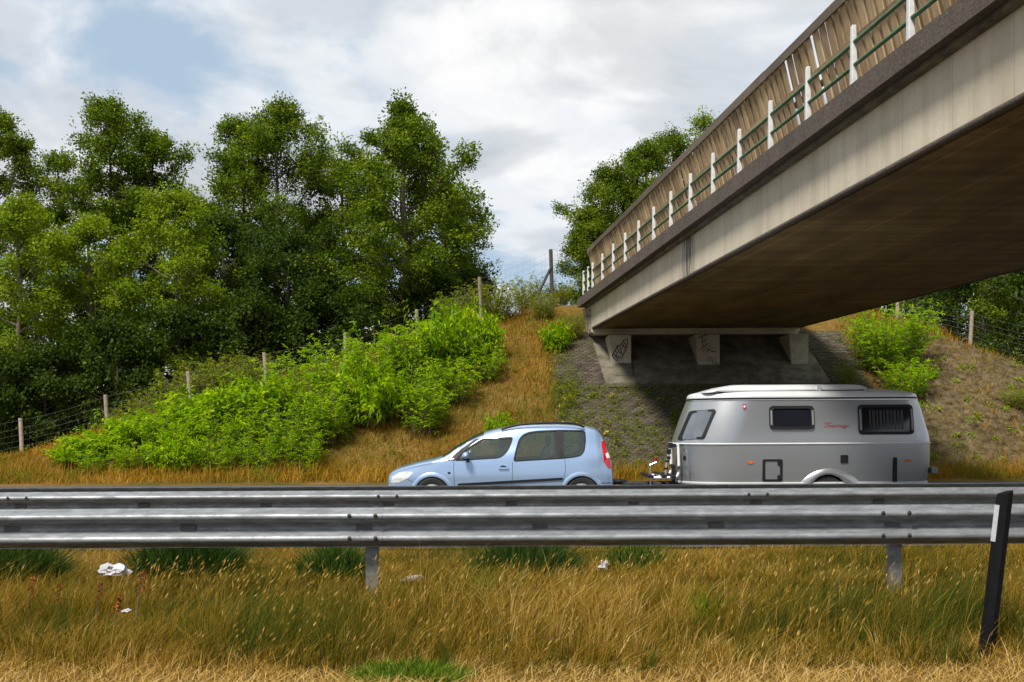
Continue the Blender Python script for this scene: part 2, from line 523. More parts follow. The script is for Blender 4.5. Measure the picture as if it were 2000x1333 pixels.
gx = np.concatenate((-np.geomspace(1500, 32, 22), np.arange(-30, 30.01, 0.35), np.geomspace(32, 1500, 22)))
gy = np.concatenate((-np.geomspace(1500, 6, 14), np.arange(-4, 58.01, 0.35), np.geomspace(60, 2500, 26)))
GX, GY = np.meshgrid(gx, gy)
GZ = height(GX, GY)
nx, ny = len(gx), len(gy)
idx = np.arange(nx * ny).reshape(ny, nx)
quads = np.stack([idx[:-1, :-1], idx[:-1, 1:], idx[1:, 1:], idx[1:, :-1]], -1).reshape(-1, 4)
me = np_mesh('ground', np.stack([GX, GY, GZ], -1).reshape(-1, 3), quads)
for p in me.polygons: p.use_smooth = True
me.materials.append(M['ground'])
tag(link('ground', me), kind='structure')

# stony bare soil laid over the right-hand bank
xs_ = np.arange(11.6, 27.01, 0.22); ys_ = np.arange(29.0, 36.01, 0.22)
SX, SY = np.meshgrid(xs_, ys_)
SZ = height(SX, SY) + 0.012 + 0.05 * vnoise(SX, SY, 0.35, 21) + 0.03 * vnoise(SX, SY, 0.16, 22)
edge = np.minimum(np.minimum((SX - 11.6) / 0.5, (SY - 29.0) / 0.5), np.minimum((36.0 - SY) / 0.9, (27 - SX) / 0.5))
SZ -= np.clip(1 - edge, 0, 1) * 0.16
ii = np.arange(SX.size).reshape(SX.shape)
qd = np.stack([ii[:-1, :-1], ii[:-1, 1:], ii[1:, 1:], ii[1:, :-1]], -1).reshape(-1, 4)
me = np_mesh('bare_soil', np.stack([SX, SY, SZ], -1).reshape(-1, 3), qd)
me.materials.append(M['soil'])
tag(link('bare_soil', me), kind='structure')

def sheet(name, x0, x1, y0, y1, z, mat):
    b = MB(); b.add([(x0, y0, z), (x1, y0, z), (x1, y1, z), (x0, y1, z)], [(0, 1, 2, 3)])
    return tag(b.build(name, mat), kind='structure')
sheet('far_carriageway', -400, 400, 13.1, 27.0, 0.0, M['asphalt'])
sheet('near_carriageway', -400, 400, -12.0, 4.7, 0.05, M['asphalt'])
for y, z in ((13.9, 0.004), (23.6, 0.004), (4.1, 0.054)):
    sheet('edge_line', -200, 200, y - 0.08, y + 0.08, z, M['marking'])
for i in range(-6, 7):
    sheet('lane_dash', i * 9.0, i * 9.0 + 3.0, 17.45, 17.6, 0.004, M['marking'])

# ------------------------------------------------------------------ viaduct
BDX, BDZ = (775.0 - 1000.0) / F, -(860.0 - HORIZON) / F      # skew and fall of the deck per metre of depth
def BP(u, s, v):
    if v < 4.2:
        v += 0.0075 * (s - 23.0)          # slight camber of the underside
    return (u + BDX * s, s, CAM_H + v + BDZ * s)
S0, S1 = -9.0, 35.0
def bprism(mb, poly, s0, s1, cuts=1):
    n = len(poly)
    rows = [[BP(u, s0 + (s1 - s0) * k / cuts, v) for u, v in poly] for k in range(cuts + 1)]
    vs = [p for r in rows for p in r]
    fs = [tuple(range(n))]
    for k in range(cuts):
        for i in range(n):
            j = (i + 1) % n
            fs.append((k * n + i, (k + 1) * n + i, (k + 1) * n + j, k * n + j))
    fs.append(tuple(reversed(range(cuts * n, cuts * n + n))))
    mb.add(vs, fs)

via = empty('viaduct', (8.0, 34.0, 0.0), 'concrete road viaduct crossing overhead at the right, pale girder with brown underside', 'bridge')
via.location = (0, 0, 0)
U0, U1 = 6.70, 13.78
def bpart(name, poly, s0, s1, mat, cuts=1, bevel=0.0, parent=None):
    b = MB(); bprism(b, poly, s0, s1, cuts)
    o = b.build(name, mat, parent or via)
    bm = bmesh.new(); bm.from_mesh(o.data); bmesh.ops.recalc_face_normals(bm, faces=bm.faces)
    bm.to_mesh(o.data); bm.free()
    return o
bpart('girder', [(U0, 3.74), (U0, 4.66), (U0 + 0.3, 4.70), (U1 - 0.3, 4.70), (U1, 4.66), (U1, 3.74)], S0, S1, M['concrete'])
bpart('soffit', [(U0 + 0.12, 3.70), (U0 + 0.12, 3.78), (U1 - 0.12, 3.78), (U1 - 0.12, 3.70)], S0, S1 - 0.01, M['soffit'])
# half round bead along the lower edge
for uc in (U0 + 0.03, U1 - 0.03):
    bead = [(uc + 0.05 * math.cos(a), 3.735 + 0.05 * math.sin(a)) for a in np.linspace(0, 2 * math.pi, 11)[:-1]]
    o = bpart('drip_bead', bead, S0, S1 + 0.012, M['edge']); smooth(o.data, 50)
for (ua, ub, sg) in ((6.42, 7.9, 1), (14.06, 12.6, -1)):
    poly = [(ua, 4.675), (ua, 4.985), (ub, 5.02), (ub, 4.76), (ua + 0.5 * sg, 4.74), (ua + 0.2 * sg, 4.68)]
    bpart('edge_beam', poly if sg > 0 else list(reversed(poly)), S0, 36.3, M['edge'], 40)
    lp = [(ua + 0.16 * sg, 4.61), (ua + 0.16 * sg, 4.71), (ua + 0.5 * sg, 4.73), (ua + 0.45 * sg, 4.60)]
    bpart('underlip', lp if sg > 0 else list(reversed(lp)), S0, 35.8, M['concrete_grey'], 30)
bpart('roadway', [(7.85, 4.72), (7.85, 4.86), (12.65, 4.86), (12.65, 4.72)], S0, 36.2, M['asphalt'])
# deeper end block and tapered wing of the abutment
bpart('end_block', [(U0 + 0.12, 3.50), (U0 - 0.012, 3.60), (U0 - 0.012, 4.63), (U1 + 0.012, 4.63), (U1 + 0.012, 3.60), (U1 - 0.12, 3.50)], S1 + 0.015, 35.75, M['concrete'])
wing = MB()
p = lambda u, s, v: BP(u, s, v)
wing.hexa([p(6.78, 35.78, 3.15), p(6.98, 35.78, 3.15), p(6.98, 36.05, 3.15), p(6.78, 36.05, 3.15),
           p(6.60, 35.78, 4.62), p(6.98, 35.78, 4.62), p(6.98, 36.35, 4.62), p(6.60, 36.35, 4.62)])
wing.build('wing_wall', M['concrete_pale'], via)
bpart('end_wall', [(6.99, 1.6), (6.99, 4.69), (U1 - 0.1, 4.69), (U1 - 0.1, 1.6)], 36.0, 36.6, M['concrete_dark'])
# bearing blocks
blocks = []
for k, (xa, xb) in enumerate(((3.24, 3.98), (6.12, 6.93), (9.24, 9.88))):
    b = MB()
    z0, z1, y0 = 3.20, 4.53, 34.10
    b.hexa([(xa + 0.10, y0, z0), (xb, y0, z0), (xb, y0 + 1.2, z0), (xa + 0.10, y0 + 1.2, z0),
            (xa, y0 - 0.02, z1), (xb, y0 - 0.02, z1), (xb, y0 + 1.2, z1), (xa - 0.02, y0 + 1.2, z1)])
    o = b.build('bearing_block', M['concrete_pale'], via, bevel=0.012)
    blocks.append((o, xa, xb, y0, z0, z1))
# sloping concrete slab below the blocks
sl = MB()
zf = lambda y: front_slope(y) + 0.075
pts = [(3.05, 33.2), (10.35, 33.2), (9.98, 35.98), (2.72, 35.98)]
sl.add([(x, y, zf(y) - 0.25) for x, y in pts] + [(x, y, zf(y)) for x, y in pts],
       [(0, 3, 2, 1), (4, 5, 6, 7), (0, 1, 5, 4), (1, 2, 6, 5), (2, 3, 7, 6), (3, 0, 4, 7)])
sl.build('slope_slab', M['concrete_grey'], via)
# small plinths broken out below the first block
for (x0, x1, y0, y1, h) in ((3.42, 3.98, 33.55, 34.12, 0.16), (3.36, 4.06, 33.22, 33.50, 0.05)):
    b = MB(); b.hexa([(x0, y0, zf(y0) - .1), (x1, y0, zf(y0) - .1), (x1, y1, zf(y1) - .1), (x0, y1, zf(y1) - .1),
                      (x0, y0, zf(y0) + h * .2), (x1, y0, zf(y0) + h * .2), (x1, y1, zf(y1) + h * .4), (x0, y1, zf(y1) + h * .4)])
    b.build('plinth', M['concrete_grey'], via)

# graffiti as thin paint strokes on the blocks
def ribbon(strokes, w):
    """flat ribbons along 2D polylines -> (verts2d, faces)"""
    V, Fc = [], []
    for st in strokes:
        P = [Vector(q) for q in st]
        b = len(V)
        for i, q in enumerate(P):
            d = (P[min(i + 1, len(P) - 1)] - P[max(i - 1, 0)])
            d = d.normalized() if d.length > 1e-6 else Vector((1, 0))
            nrm = Vector((-d.y, d.x)) * w * 0.5
            V += [q + nrm, q - nrm]
        for i in range(len(P) - 1):
            Fc.append((b + 2 * i, b + 2 * i + 1, b + 2 * i + 3, b + 2 * i + 2))
    return V, Fc
def paint(name, strokes, w, fn, mat, parent):
    V, Fc = ribbon(strokes, w)
    b = MB(); b.add([fn(q.x, q.y) for q in V], Fc)
    return b.build(name, mat, parent)
def on_block(k):
    o, xa, xb, y0, z0, z1 = blocks[k]
    return lambda a, c: (xa + 0.10 * (1 - c) + a * (xb - xa - 0.10 * (1 - c)), y0 - 0.02 * c - 0.006, 3.54 + c * (z1 - 3.54))
g1 = [[(.05, .30), (.20, .46), (.30, .40), (.26, .32), (.40, .22), (.42, .28), (.52, .20), (.60, .30)],
      [(.05, .30), (.25, .12), (.32, .18), (.24, .26), (.12, .38)],
      [(.20, .46), (.38, .66), (.46, .62), (.56, .30)], [(.38, .66), (.34, .52), (.48, .36)],
      [(.46, .62), (.66, .82), (.84, .86), (.80, .60), (.66, .40), (.58, .32)],
      [(.58, .62), (.68, .72), (.76, .70), (.70, .56), (.58, .62)]]
paint('black_graffiti', g1, 0.045, on_block(0), M['black_paint'], blocks[0][0])
g2 = [[(.10, .88), (.32, .96), (.50, .99)], [(.30, .96), (.24, .76)], [(.20, .72), (.44, .82), (.30, .66), (.18, .50), (.34, .60), (.52, .70)],
      [(.16, .48), (.30, .58), (.26, .40), (.46, .58), (.44, .40)], [(.44, .40), (.62, .62), (.68, .52), (.52, .46), (.84, .40)],
      [(.52, .24), (.44, .14), (.56, .10), (.62, .22), (.52, .24)], [(.64, .04), (.72, .22), (.86, .20), (.78, .12), (.92, .02), (.70, .03)]]
paint('black_graffiti', g2, 0.03, on_block(1), M['black_paint'], blocks[1][0])
g3 = [[(.10, .12), (.26, .36), (.36, .22), (.10, .12)], [(.34, .34), (.52, .46), (.38, .20), (.60, .32)], [(.52, .36), (.64, .56), (.66, .34)], [(.70, .38), (.76, .58), (.80, .40), (.92, .58)],
      [(.05, .80), (.16, .98), (.24, .82), (.34, .98)], [(.40, .80), (.46, .98), (.58, .92), (.46, .88), (.62, .80)], [(.68, .82), (.76, .98), (.92, .80), (.96, .98)]]
for st_ in (g3[:4], g3[4:]):
    paint('green_graffiti', st_, 0.028, on_block(2), M['green_spray'], blocks[2][0])
def on_end(a, c):
    q = BP(U0 - 0.02, 35.05 + a * 0.62, 3.62 + c * 0.95)
    return (q[0] - 0.008, q[1], q[2])
g4 = [[(.5 + .42 * math.cos(t), .5 + .46 * math.sin(t)) for t in np.linspace(0, 6.28, 20)], [(.3, .3), (.5, .75), (.7, .3)], [(.25, .6), (.75, .62)],
      [(.5 + .3 * math.cos(t), .78 + .12 * math.sin(t)) for t in np.linspace(0, 6.28, 14)]]
paint('grey_graffiti', g4, 0.07, on_end, M['grey_spray'], via)

# ------------------------------------------------------------------ steel railing on the edge beam
rail = empty('bridge_railing', (0, 0, 0), 'white posts and green pipe rails along the edge of the viaduct', 'railing')
PU = 6.58
pb = MB()
pb.hexa([(-.045, -.055, 0), (.045, -.055, 0), (.045, .055, 0), (-.045, .055, 0), (-.033, -.04, .93), (.033, -.04, .93), (.033, .04, .93), (-.033, .04, .93)])
post_me = pb.mesh('railing_post', M['white_paint'])
bm = bmesh.new(); bm.from_mesh(post_me); bmesh.ops.bevel(bm, geom=list(bm.edges), offset=0.008, segments=1, affect='EDGES'); bm.to_mesh(post_me); bm.free()
bay = 1.63
s_posts = [13.06 + bay * k for k in range(-8, 14)]
for s in s_posts:
    link('railing_post', post_me, None, rail, BP(PU, s, 4.99))
tb = MB()
tb.tube([BP(0, 0.0, 0), BP(0, bay, 0)], 0.03, 8)
tb.v = [(x, y, z - CAM_H) for x, y, z in tb.v]
tube_me = tb.mesh('pipe_rail', M['green_paint'], 50)
for s in s_posts[:-1]:
    for dv in (0.20, 0.52, 0.85):
        link('pipe_rail', tube_me, None, rail, BP(PU + 0.0, s, 4.985 + dv))
# short last bay
lb = MB()
for dv in (0.20, 0.52, 0.85):
    lb = MB(); lb.tube([BP(PU, s_posts[-1], 4.985 + dv), BP(PU, 35.9, 4.985 + dv)], 0.03, 8); lb.build('pipe_rail', M['green_paint'], rail, sm=50)
link('railing_post', post_me, None, rail, BP(PU, 35.05, 4.99)); link('railing_post', post_me, None, rail, BP(PU, 35.9, 4.99))

# ------------------------------------------------------------------ timber screen behind the railing, leaning out
scr = empty('timber_screen', (0, 0, 0), 'tall weathered timber board screen leaning out behind the green railing on the viaduct', 'fence')
SB, ST = (7.12, 5.0), (6.76, 6.62)           # foot and head of the leaning plane (u, v)
ln_ = Vector((ST[0] - SB[0], ST[1] - SB[1])); lnu = ln_.normalized(); nrm = Vector((-lnu.y, lnu.x))   # nrm points to -u
board_vars = []
for k in range(3):
    b = MB(); w = (0.150, 0.142, 0.156)[k]; th = 0.022
    e = []
    for (t, sw) in ((0.0, 0.0), (1.0, 0.004 * (k - 1))):
        for (ds, dn) in ((0, 0), (w, 0), (w, th), (0, th)):
            e.append((lnu.x * ln_.length * t + nrm.x * dn + BDX * (ds + sw), ds + sw, lnu.y * ln_.length * t + nrm.y * dn + BDZ * ds))
    b.hexa([e[0], e[1], e[2], e[3], e[4], e[5], e[6], e[7]])
    me = b.mesh('screen_board', M['board'])
    bm = bmesh.new(); bm.from_mesh(me); bmesh.ops.recalc_face_normals(bm, faces=bm.faces); bm.to_mesh(me); bm.free()
    board_vars.append(me)
s = 9.0; k = 0
gaps = {16.4, 17.55, 19.0, 24.2}
rb = random.Random(4)
while s < 35.7:
    near_gap = [g for g in gaps if abs(g - s) < 0.08]
    dn = 0.0 if k % 2 == 0 else 0.03
    o = link('screen_board', board_vars[rb.randrange(3)], None, scr)
    q = BP(SB[0], s, SB[1]); o.location = (q[0] + nrm.x * dn + rb.uniform(-.004, .004), q[1], q[2] + nrm.y * dn + rb.uniform(-.015, .0))
    s += (0.20 if near_gap else 0.124 + rb.uniform(-0.006, 0.006)); k += 1
def cap_rail(name, t0, t1, d0, d1, s0, s1, mat):
    b = MB()
    def q(t, d): return (SB[0] + lnu.x * t + nrm.x * d, SB[1] + lnu.y * t + nrm.y * d)
    bprism(b, [q(t0, d0), q(t1, d0), q(t1, d1), q(t0, d1)], s0, s1)
    o = b.build(name, mat, scr)
    bm = bmesh.new(); bm.from_mesh(o.data); bmesh.ops.recalc_face_normals(bm, faces=bm.faces); bm.to_mesh(o.data); bm.free()
T_ = ln_.length
ss = 8.9; k = 0
while ss < 35.6:
    cap_rail('cap_board', T_ - 0.10, T_ + 0.035 + 0.008 * (k % 2), 0.056, 0.092 + 0.003 * (k % 2), ss, min(ss + 3.2, 35.75) - 0.006, M['cap'])
    cap_rail('support_rail', 0.78, 0.86, -0.075, -0.004, ss, min(ss + 3.2, 35.75) - 0.006, M['cap'])
    cap_rail('face_batten', 0.96, 1.02, 0.055, 0.08, ss, min(ss + 3.2, 35.75) - 0.006, M['board'])
    ss += 3.2; k += 1
cap_rail('end_post', -0.05, T_ - 0.01, -0.10, 0.05, 35.76, 35.86, M['post_wood'])

# ------------------------------------------------------------------ brick paved slope
pav = empty('paved_slope', (6.5, 31.5, 0.0), 'mossy brick paving on the slope under the viaduct', 'paving')
pav.location = (0, 0, 0)
ang = math.atan(0.72); ca, sa = math.cos(ang), math.sin(ang)
def SPt(x, t, n=0.0):            # x along, t up the slope from the toe, n proud of it
    y = 29.55 + t * ca; return (x, y - n * sa, front_slope(y) + n * ca)
b = MB()
b.add([SPt(1.35, -0.1, 0.012), SPt(11.85, -0.1, 0.012), SPt(11.6, 7.9, 0.012), SPt(1.35, 7.9, 0.012)], [(0, 1, 2, 3)])
b.build('paving_bed', M['joint'], pav)
BW, BH = 0.21, 0.105
def brick_verts(x0, x1, t0, t1, n1, tl):
    g = 0.006
    return [SPt(x0 + g, t0 + g, -0.02), SPt(x1 - g, t0 + g, -0.02), SPt(x1 - g, t1 - g, -0.02), SPt(x0 + g, t1 - g, -0.02),
            SPt(x0 + g * 1.8, t0 + g * 1.8, n1), SPt(x1 - g * 1.8, t0 + g * 1.8, n1 + tl), SPt(x1 - g * 1.8, t1 - g * 1.8, n1 + tl), SPt(x0 + g * 1.8, t1 - g * 1.8, n1)]
BF = np.array([(4, 5, 6, 7), (0, 1, 5, 4), (1, 2, 6, 5), (2, 3, 7, 6), (3, 0, 4, 7)])
cand = []
rb = random.Random(11)
for r in range(int(7.7 / BH)):
    t0 = r * BH
    y = 29.55 + t0 * ca
    x = 1.4 + (0.5 * BW if r % 2 else 0.0)
    while x < 11.55 - 0.03 * r * 0.1:
        xm = x + BW / 2
        under_slab = (33.15 < y < 36.1) and (3.05 - (y - 33.2) * 0.12 < xm < 10.40 - (y - 33.2) * 0.13)
        if not under_slab and not (y > 35.6 and 2.5 < xm < 9.9):
            cand.append((x, t0, y, xm))
        x += BW
# the bricks shown largest, in the open strip at the right of the slab, are bricks of their own
def show(c):
    x, t0, y, xm = c
    return (xm > 10.0 and y > 32.6, -y)
cand.sort(key=lambda c: (not (c[3] > 10.0 and c[2] > 32.4), c[2]))
one = MB(); g = 0.006
org = SPt(0, 0, 0)
vs = brick_verts(-BW / 2, BW / 2, 0, BH, 0.036, 0.0)
one.add([(a - org[0], b_ - org[1], c_ - org[2]) for a, b_, c_ in vs], [tuple(q) for q in BF])
brick_me = one.mesh('brick', M['brick'])
for (x, t0, y, xm) in cand[:300]:
    o = link('brick', brick_me, None, pav)
    o.location = SPt(xm, t0, rb.uniform(-0.006, 0.006))
    o.rotation_euler = (rb.uniform(-.03, .03), rb.uniform(-.03, .03), rb.uniform(-.025, .025))
bv, bf, bt = [], [], []
for (x, t0, y, xm) in cand[300:]:
    k0 = len(bv)
    bv += brick_verts(x + rb.uniform(-.003, .003), x + BW + rb.uniform(-.003, .003), t0, t0 + BH, 0.036 + rb.uniform(-.008, .008), rb.uniform(-.006, .006))
    bf.append(BF + k0); bt += [rb.random()] * 5
me = np_mesh('brickwork', bv, np.concatenate(bf), None, bt)
me.materials.append(M['brick'])
tag(link('brickwork', me, None, pav), kind='stuff')
# kerb of upright bricks below the slab
b = MB()
x = 3.0
while x < 10.4:
    q = 0.1; b.hexa([SPt(x, 4.33, 0), SPt(x + 0.095, 4.33, 0), SPt(x + 0.095, 4.50, 0), SPt(x, 4.50, 0),
                     SPt(x, 4.33, .06), SPt(x + 0.095, 4.33, .06), SPt(x + 0.095, 4.50, .06), SPt(x, 4.50, .06)])
    x += 0.104
tag(b.build('brick_edging', M['brick'], pav), kind='stuff')

# ------------------------------------------------------------------ crash barriers
def wprofile(h=0.31, d=0.083):
    """W section, (depth towards the viewer, height) from the bottom up"""
    r = []
    ctrl = [(0.004, 0.0), (0.0, 0.012), (0.25, 0.045), (0.85, 0.085), (1.0, 0.115), (1.0, 0.150), (0.85, 0.185), (0.22, 0.235), (0.03, 0.265)]
    low = [(a * d, z * 0.155 / 0.30) for a, z in ctrl]
    low.append((0.0, 0.155))
    up = [(a, h - z) for a, z in reversed(low[:-1])]
    return low + up
WP = wprofile()
M['slot'] = simple('dull steel slot plate', (0.085, 0.085, 0.088), 0.7, 0.2, 0.3, 20)

def barrier(name, label, Y, ztop, x0, x1, seg, posts, sgn, hasback=False, post_base=0.2, back_gap=0.72):
    root = empty(name, (0, 0, 0), label, 'crash barrier', 'crash barriers on the median strip')
    def beam_mesh(L, s, lap):
        b = MB()
        rows = []
        for (k, xx) in enumerate(np.linspace(0, L, 9)):
            wob = 0.006 * math.sin(xx * 2.1 + Y) + 0.003 * math.sin(xx * 6.3 + 1)
            rows.append([(xx, -s * (dp + lap) + wob, z - 0.31) for dp, z in WP])
        n = len(WP)
        vs = [p for r in rows for p in r]
        fs = [(k * n + i, (k + 1) * n + i, (k + 1) * n + i + 1, k * n + i + 1) for k in range(8) for i in range(n - 1)]
        b.add(vs, fs)
        me = b.mesh('beam', M['steel'], 40)
        return me
    sides = [(Y, 1)] + ([(Y + back_gap, -1)] if hasback else [])
    for (yy, s) in sides:
        mA, mB = beam_mesh(seg + 0.30, s, 0.0), beam_mesh(seg + 0.30, s, 0.005)
        bb = MB()
        for k in range(8):
            a0, a1 = 2 * math.pi * k / 8, 2 * math.pi * (k + 1) / 8
            bb.add([(0, -0.012 * s, 0), (0.017 * math.cos(a0), -0.004 * s, 0.017 * math.sin(a0)), (0.017 * math.cos(a1), -0.004 * s, 0.017 * math.sin(a1))], [(0, 1, 2)])
        bolt_me = bb.mesh('bolt', M['bolt'])
        pl = MB(); pl.box(-0.06, 0.06, -0.007 * s, 0.004 * s, -0.02, 0.02)
        plate_me = pl.mesh('slot_plate', M['slot'])
        x, k = x0, 0
        while x < x1:
            o = link('beam', mA if k % 2 == 0 else mB, None, root, (x, yy, ztop))
            for dx in (0.05, 0.25):
                for zz in (-0.062, -0.235) if s > 0 else (-0.062,):
                    link('bolt', bolt_me, None, o, (dx, -s * (0.083 + 0.012), zz + 0.003))
            for q in range(int(seg / 1.333 + 0.5)):
                link('slot_plate', plate_me, None, o, (0.15 + q * seg / 3.0, -s * 0.008, -0.155))
            x += seg; k += 1
    pm = MB()
    w, d, t = 0.10, 0.055, 0.006
    hgt = ztop - 0.05 - post_base
    for (a0, a1, b0, b1) in ((-w / 2, w / 2, 0, t), (-w / 2, -w / 2 + t, t, d), (w / 2 - t, w / 2, t, d)):
        pm.box(a0, a1, b0, b1, -0.1, hgt)
    pmesh = pm.mesh('post', M['steel'])
    for xp in posts:
        yp = Y + (back_gap / 2 if hasback else 0.06)
        o = link('post', pmesh, None, root, (xp, yp, post_base))
        if hasback:
            bx = MB(); bx.box(-0.05, 0.05, -back_gap / 2 + 0.03, back_gap / 2 - 0.03, hgt - 0.16, hgt - 0.04)
            bx.build('spacer', M['steel'], o)
        else:
            bx = MB(); bx.box(-0.05, 0.05, -0.055, -0.004, hgt - 0.22, hgt - 0.05); bx.build('spacer', M['steel'], o)
    return root

YF = 7.94 ; YR = 11.15
fx = [(725 - 1000) * (YF + .06) / F + 4.09 * k for k in range(-3, 5)]
barrier('crash_barrier', 'galvanised W-beam crash barrier nearest the viewer, above the long grass', YF, 0.95, fx[0] - 0.2, fx[-1], 4.09, fx, 1, False, 0.20)
rx = [(1468 - 1000) * (YR + .4) / F + 4.0 * k for k in range(-4, 4)]
barrier('crash_barrier', 'double-sided crash barrier just behind the front one, only its upper edge showing', YR, 0.875, rx[0] - 0.2, rx[-1], 4.0, rx, 1, True, 0.15)

# ------------------------------------------------------------------ reflector post
pole = empty('reflector_post', (at(1922, 1290, 6.15)[0], 6.15, 0.17), 'leaning black plastic roadside post with a white reflector strip', 'marker post')
pole.rotation_euler = (0, math.radians(7.0), 0); pole.scale = (0.84, 1, 1)
b = MB()
sec = [(-0.056, 0.0), (-0.042, -0.035), (0.0, -0.05), (0.042, -0.035), (0.056, 0.0), (0.03, 0.03), (-0.03, 0.03)]
n = len(sec)
vs = []
for z, sx, sh in ((-0.15, 1, 0), (0.5, 1, 0), (0.97, 1, 0.0), (1.0, 0.96, 0.02)):
    vs += [(x * sx, y, z + sh * x / 0.06) for x, y in sec]
fs = [(k * n + i, k * n + (i + 1) % n, (k + 1) * n + (i + 1) % n, (k + 1) * n + i) for k in range(3) for i in range(n)]
fs += [tuple(reversed(range(n))), tuple(range(3 * n, 4 * n))]
b.add(vs, fs)
M['plastic_black'] = simple('black plastic', (0.008, 0.008, 0.009), 0.6, 0, 0.25, 8, spec=0.06)
M['reflector'] = simple('white reflector', (0.40, 0.41, 0.43), 0.35, 0, 0.15, 40)
b.build('post_body', M['plastic_black'], pole, sm=30)
b = MB()
b.hexa([(-0.062, -0.002, 0.70), (-0.046, -0.034, 0.70), (-0.038, -0.028, 0.70), (-0.050, 0.004, 0.70),
        (-0.062, -0.002, 0.92), (-0.046, -0.034, 0.92), (-0.038, -0.028, 0.92), (-0.050, 0.004, 0.92)])
b.build('reflector', M['reflector'], pole)

# ------------------------------------------------------------------ vehicle helpers
def catmull(xs, ys, q):
    """smooth interpolation through the points"""
    xs, ys, q = np.asarray(xs, float), np.asarray(ys, float), np.asarray(q, float)
    m = np.gradient(ys, xs)
    d = np.diff(ys) / np.diff(xs)
    for i in range(len(d)):                       # monotone limiter
        if abs(d[i]) < 1e-9: m[i] = m[i + 1] = 0
        else:
            for j in (i, i + 1):
                if m[j] / d[i] > 3: m[j] = 3 * d[i]
                if m[j] / d[i] < 0: m[j] = 0
    i = np.clip(np.searchsorted(xs, q) - 1, 0, len(xs) - 2)
    h = xs[i + 1] - xs[i]; t = np.clip((q - xs[i]) / h, 0, 1)
    return ys[i] * (1 + 2 * t) * (1 - t) ** 2 + m[i] * h * t * (1 - t) ** 2 + ys[i + 1] * t * t * (3 - 2 * t) + m[i + 1] * h * t * t * (t - 1)

def round_poly(poly, r, n=5):
    out = []
    L = len(poly)
    for i in range(L):
        p0, p1, p2 = Vector(poly[i - 1]), Vector(poly[i]), Vector(poly[(i + 1) % L])
        rr = min(r, (p0 - p1).length * 0.45, (p2 - p1).length * 0.45)
        a = p1 + (p0 - p1).normalized() * rr; c = p1 + (p2 - p1).normalized() * rr
        for k in range(n + 1):
            t = k / n
            out.append(tuple(a * (1 - t) ** 2 + p1 * 2 * t * (1 - t) + c * t * t))
    return out

def inset(poly, d):
    """move a closed outline inwards by d"""
    P = [Vector(p) for p in poly]
    area = sum(P[i].x * P[(i + 1) % len(P)].y - P[(i + 1) % len(P)].x * P[i].y for i in range(len(P)))
    sg = 1 if area > 0 else -1
    out = []
    for i in range(len(P)):
        e1 = (P[i] - P[i - 1]); e2 = (P[(i + 1) % len(P)] - P[i])
        e1 = e1.normalized() if e1.length > 1e-7 else e2.normalized()
        e2 = e2.normalized() if e2.length > 1e-7 else e1
        t = (e1 + e2); t = t.normalized() if t.length > 1e-7 else e1
        out.append(tuple(P[i] + Vector((-t.y, t.x)) * sg * d))
    return out

def patch(name, poly, yfun, off, mat, parent, step=0.07, sides=(-1,), sm=40, thick=0.0):
    """an outline in (x, z) laid on the vehicle's flank"""
    for s in sides:
        bm = bmesh.new()
        vs = [bm.verts.new((x, 0, z)) for x, z in poly]
        bm.faces.new(vs)
        bmesh.ops.triangulate(bm, faces=bm.faces)
        xs = [p[0] for p in poly]; zs = [p[1] for p in poly]
        for axis, lo, hi in ((0, min(xs), max(xs)), (2, min(zs), max(zs))):
            c = lo + step
            while c < hi - 1e-4:
                co = [0, 0, 0]; no = [0, 0, 0]; co[axis] = c; no[axis] = 1
                bmesh.ops.bisect_plane(bm, geom=list(bm.verts) + list(bm.edges) + list(bm.faces), plane_co=co, plane_no=no)
                c += step
        for v in bm.verts:
            v.co.y = s * (yfun(v.co.x, v.co.z) + off)
        bmesh.ops.recalc_face_normals(bm, faces=bm.faces)
        if sum(f.normal.y for f in bm.faces) * s < 0:
            bmesh.ops.reverse_faces(bm, faces=bm.faces)
        if thick:
            r = bmesh.ops.extrude_face_region(bm, geom=list(bm.faces))
            for g_ in r['geom']:
                if isinstance(g_, bmesh.types.BMVert): g_.co.y += s * thick
        me = bpy.data.meshes.new(name); bm.to_mesh(me); bm.free()
        smooth(me, sm)
        o = link(name, me, mat, parent)
    return o

def ring(name, outer, inner, yfun, off, mat, parent, depth=0.012, sides=(-1,)):
    """a frame between two outlines with the same number of points, standing proud by depth"""
    for s in sides:
        n = len(outer); b = MB()
        Y_ = lambda p, d: (p[0], s * (yfun(p[0], p[1]) + off + d), p[1])
        vs = [Y_(p, -0.01) for p in outer] + [Y_(p, depth) for p in inset(outer, 0.004)] + [Y_(p, depth) for p in inset(inner, -0.004)] + [Y_(p, -0.03) for p in inner]
        fs = []
        for k in range(3):
            for i in range(n):
                j = (i + 1) % n
                fs.append((k * n + i, k * n + j, (k + 1) * n + j, (k + 1) * n + i))
        b.add(vs, fs)
        o = b.build(name, mat, parent)
        bm = bmesh.new(); bm.from_mesh(o.data); bmesh.ops.recalc_face_normals(bm, faces=bm.faces); bm.to_mesh(o.data); bm.free()
        smooth(o.data, 40)
    return o

def boolean_cut(o, cutters):
    for c in cutters:
        md = o.modifiers.new('cut', 'BOOLEAN'); md.operation = 'DIFFERENCE'; md.solver = 'EXACT'; md.object = c
    dg = bpy.context.evaluated_depsgraph_get()
    me = bpy.data.meshes.new_from_object(o.evaluated_get(dg))
    o.modifiers.clear()
    old = o.data; o.data = me
    bpy.data.meshes.remove(old)
    for c in cutters:
        m_ = c.data; bpy.data.objects.remove(c); bpy.data.meshes.remove(m_)

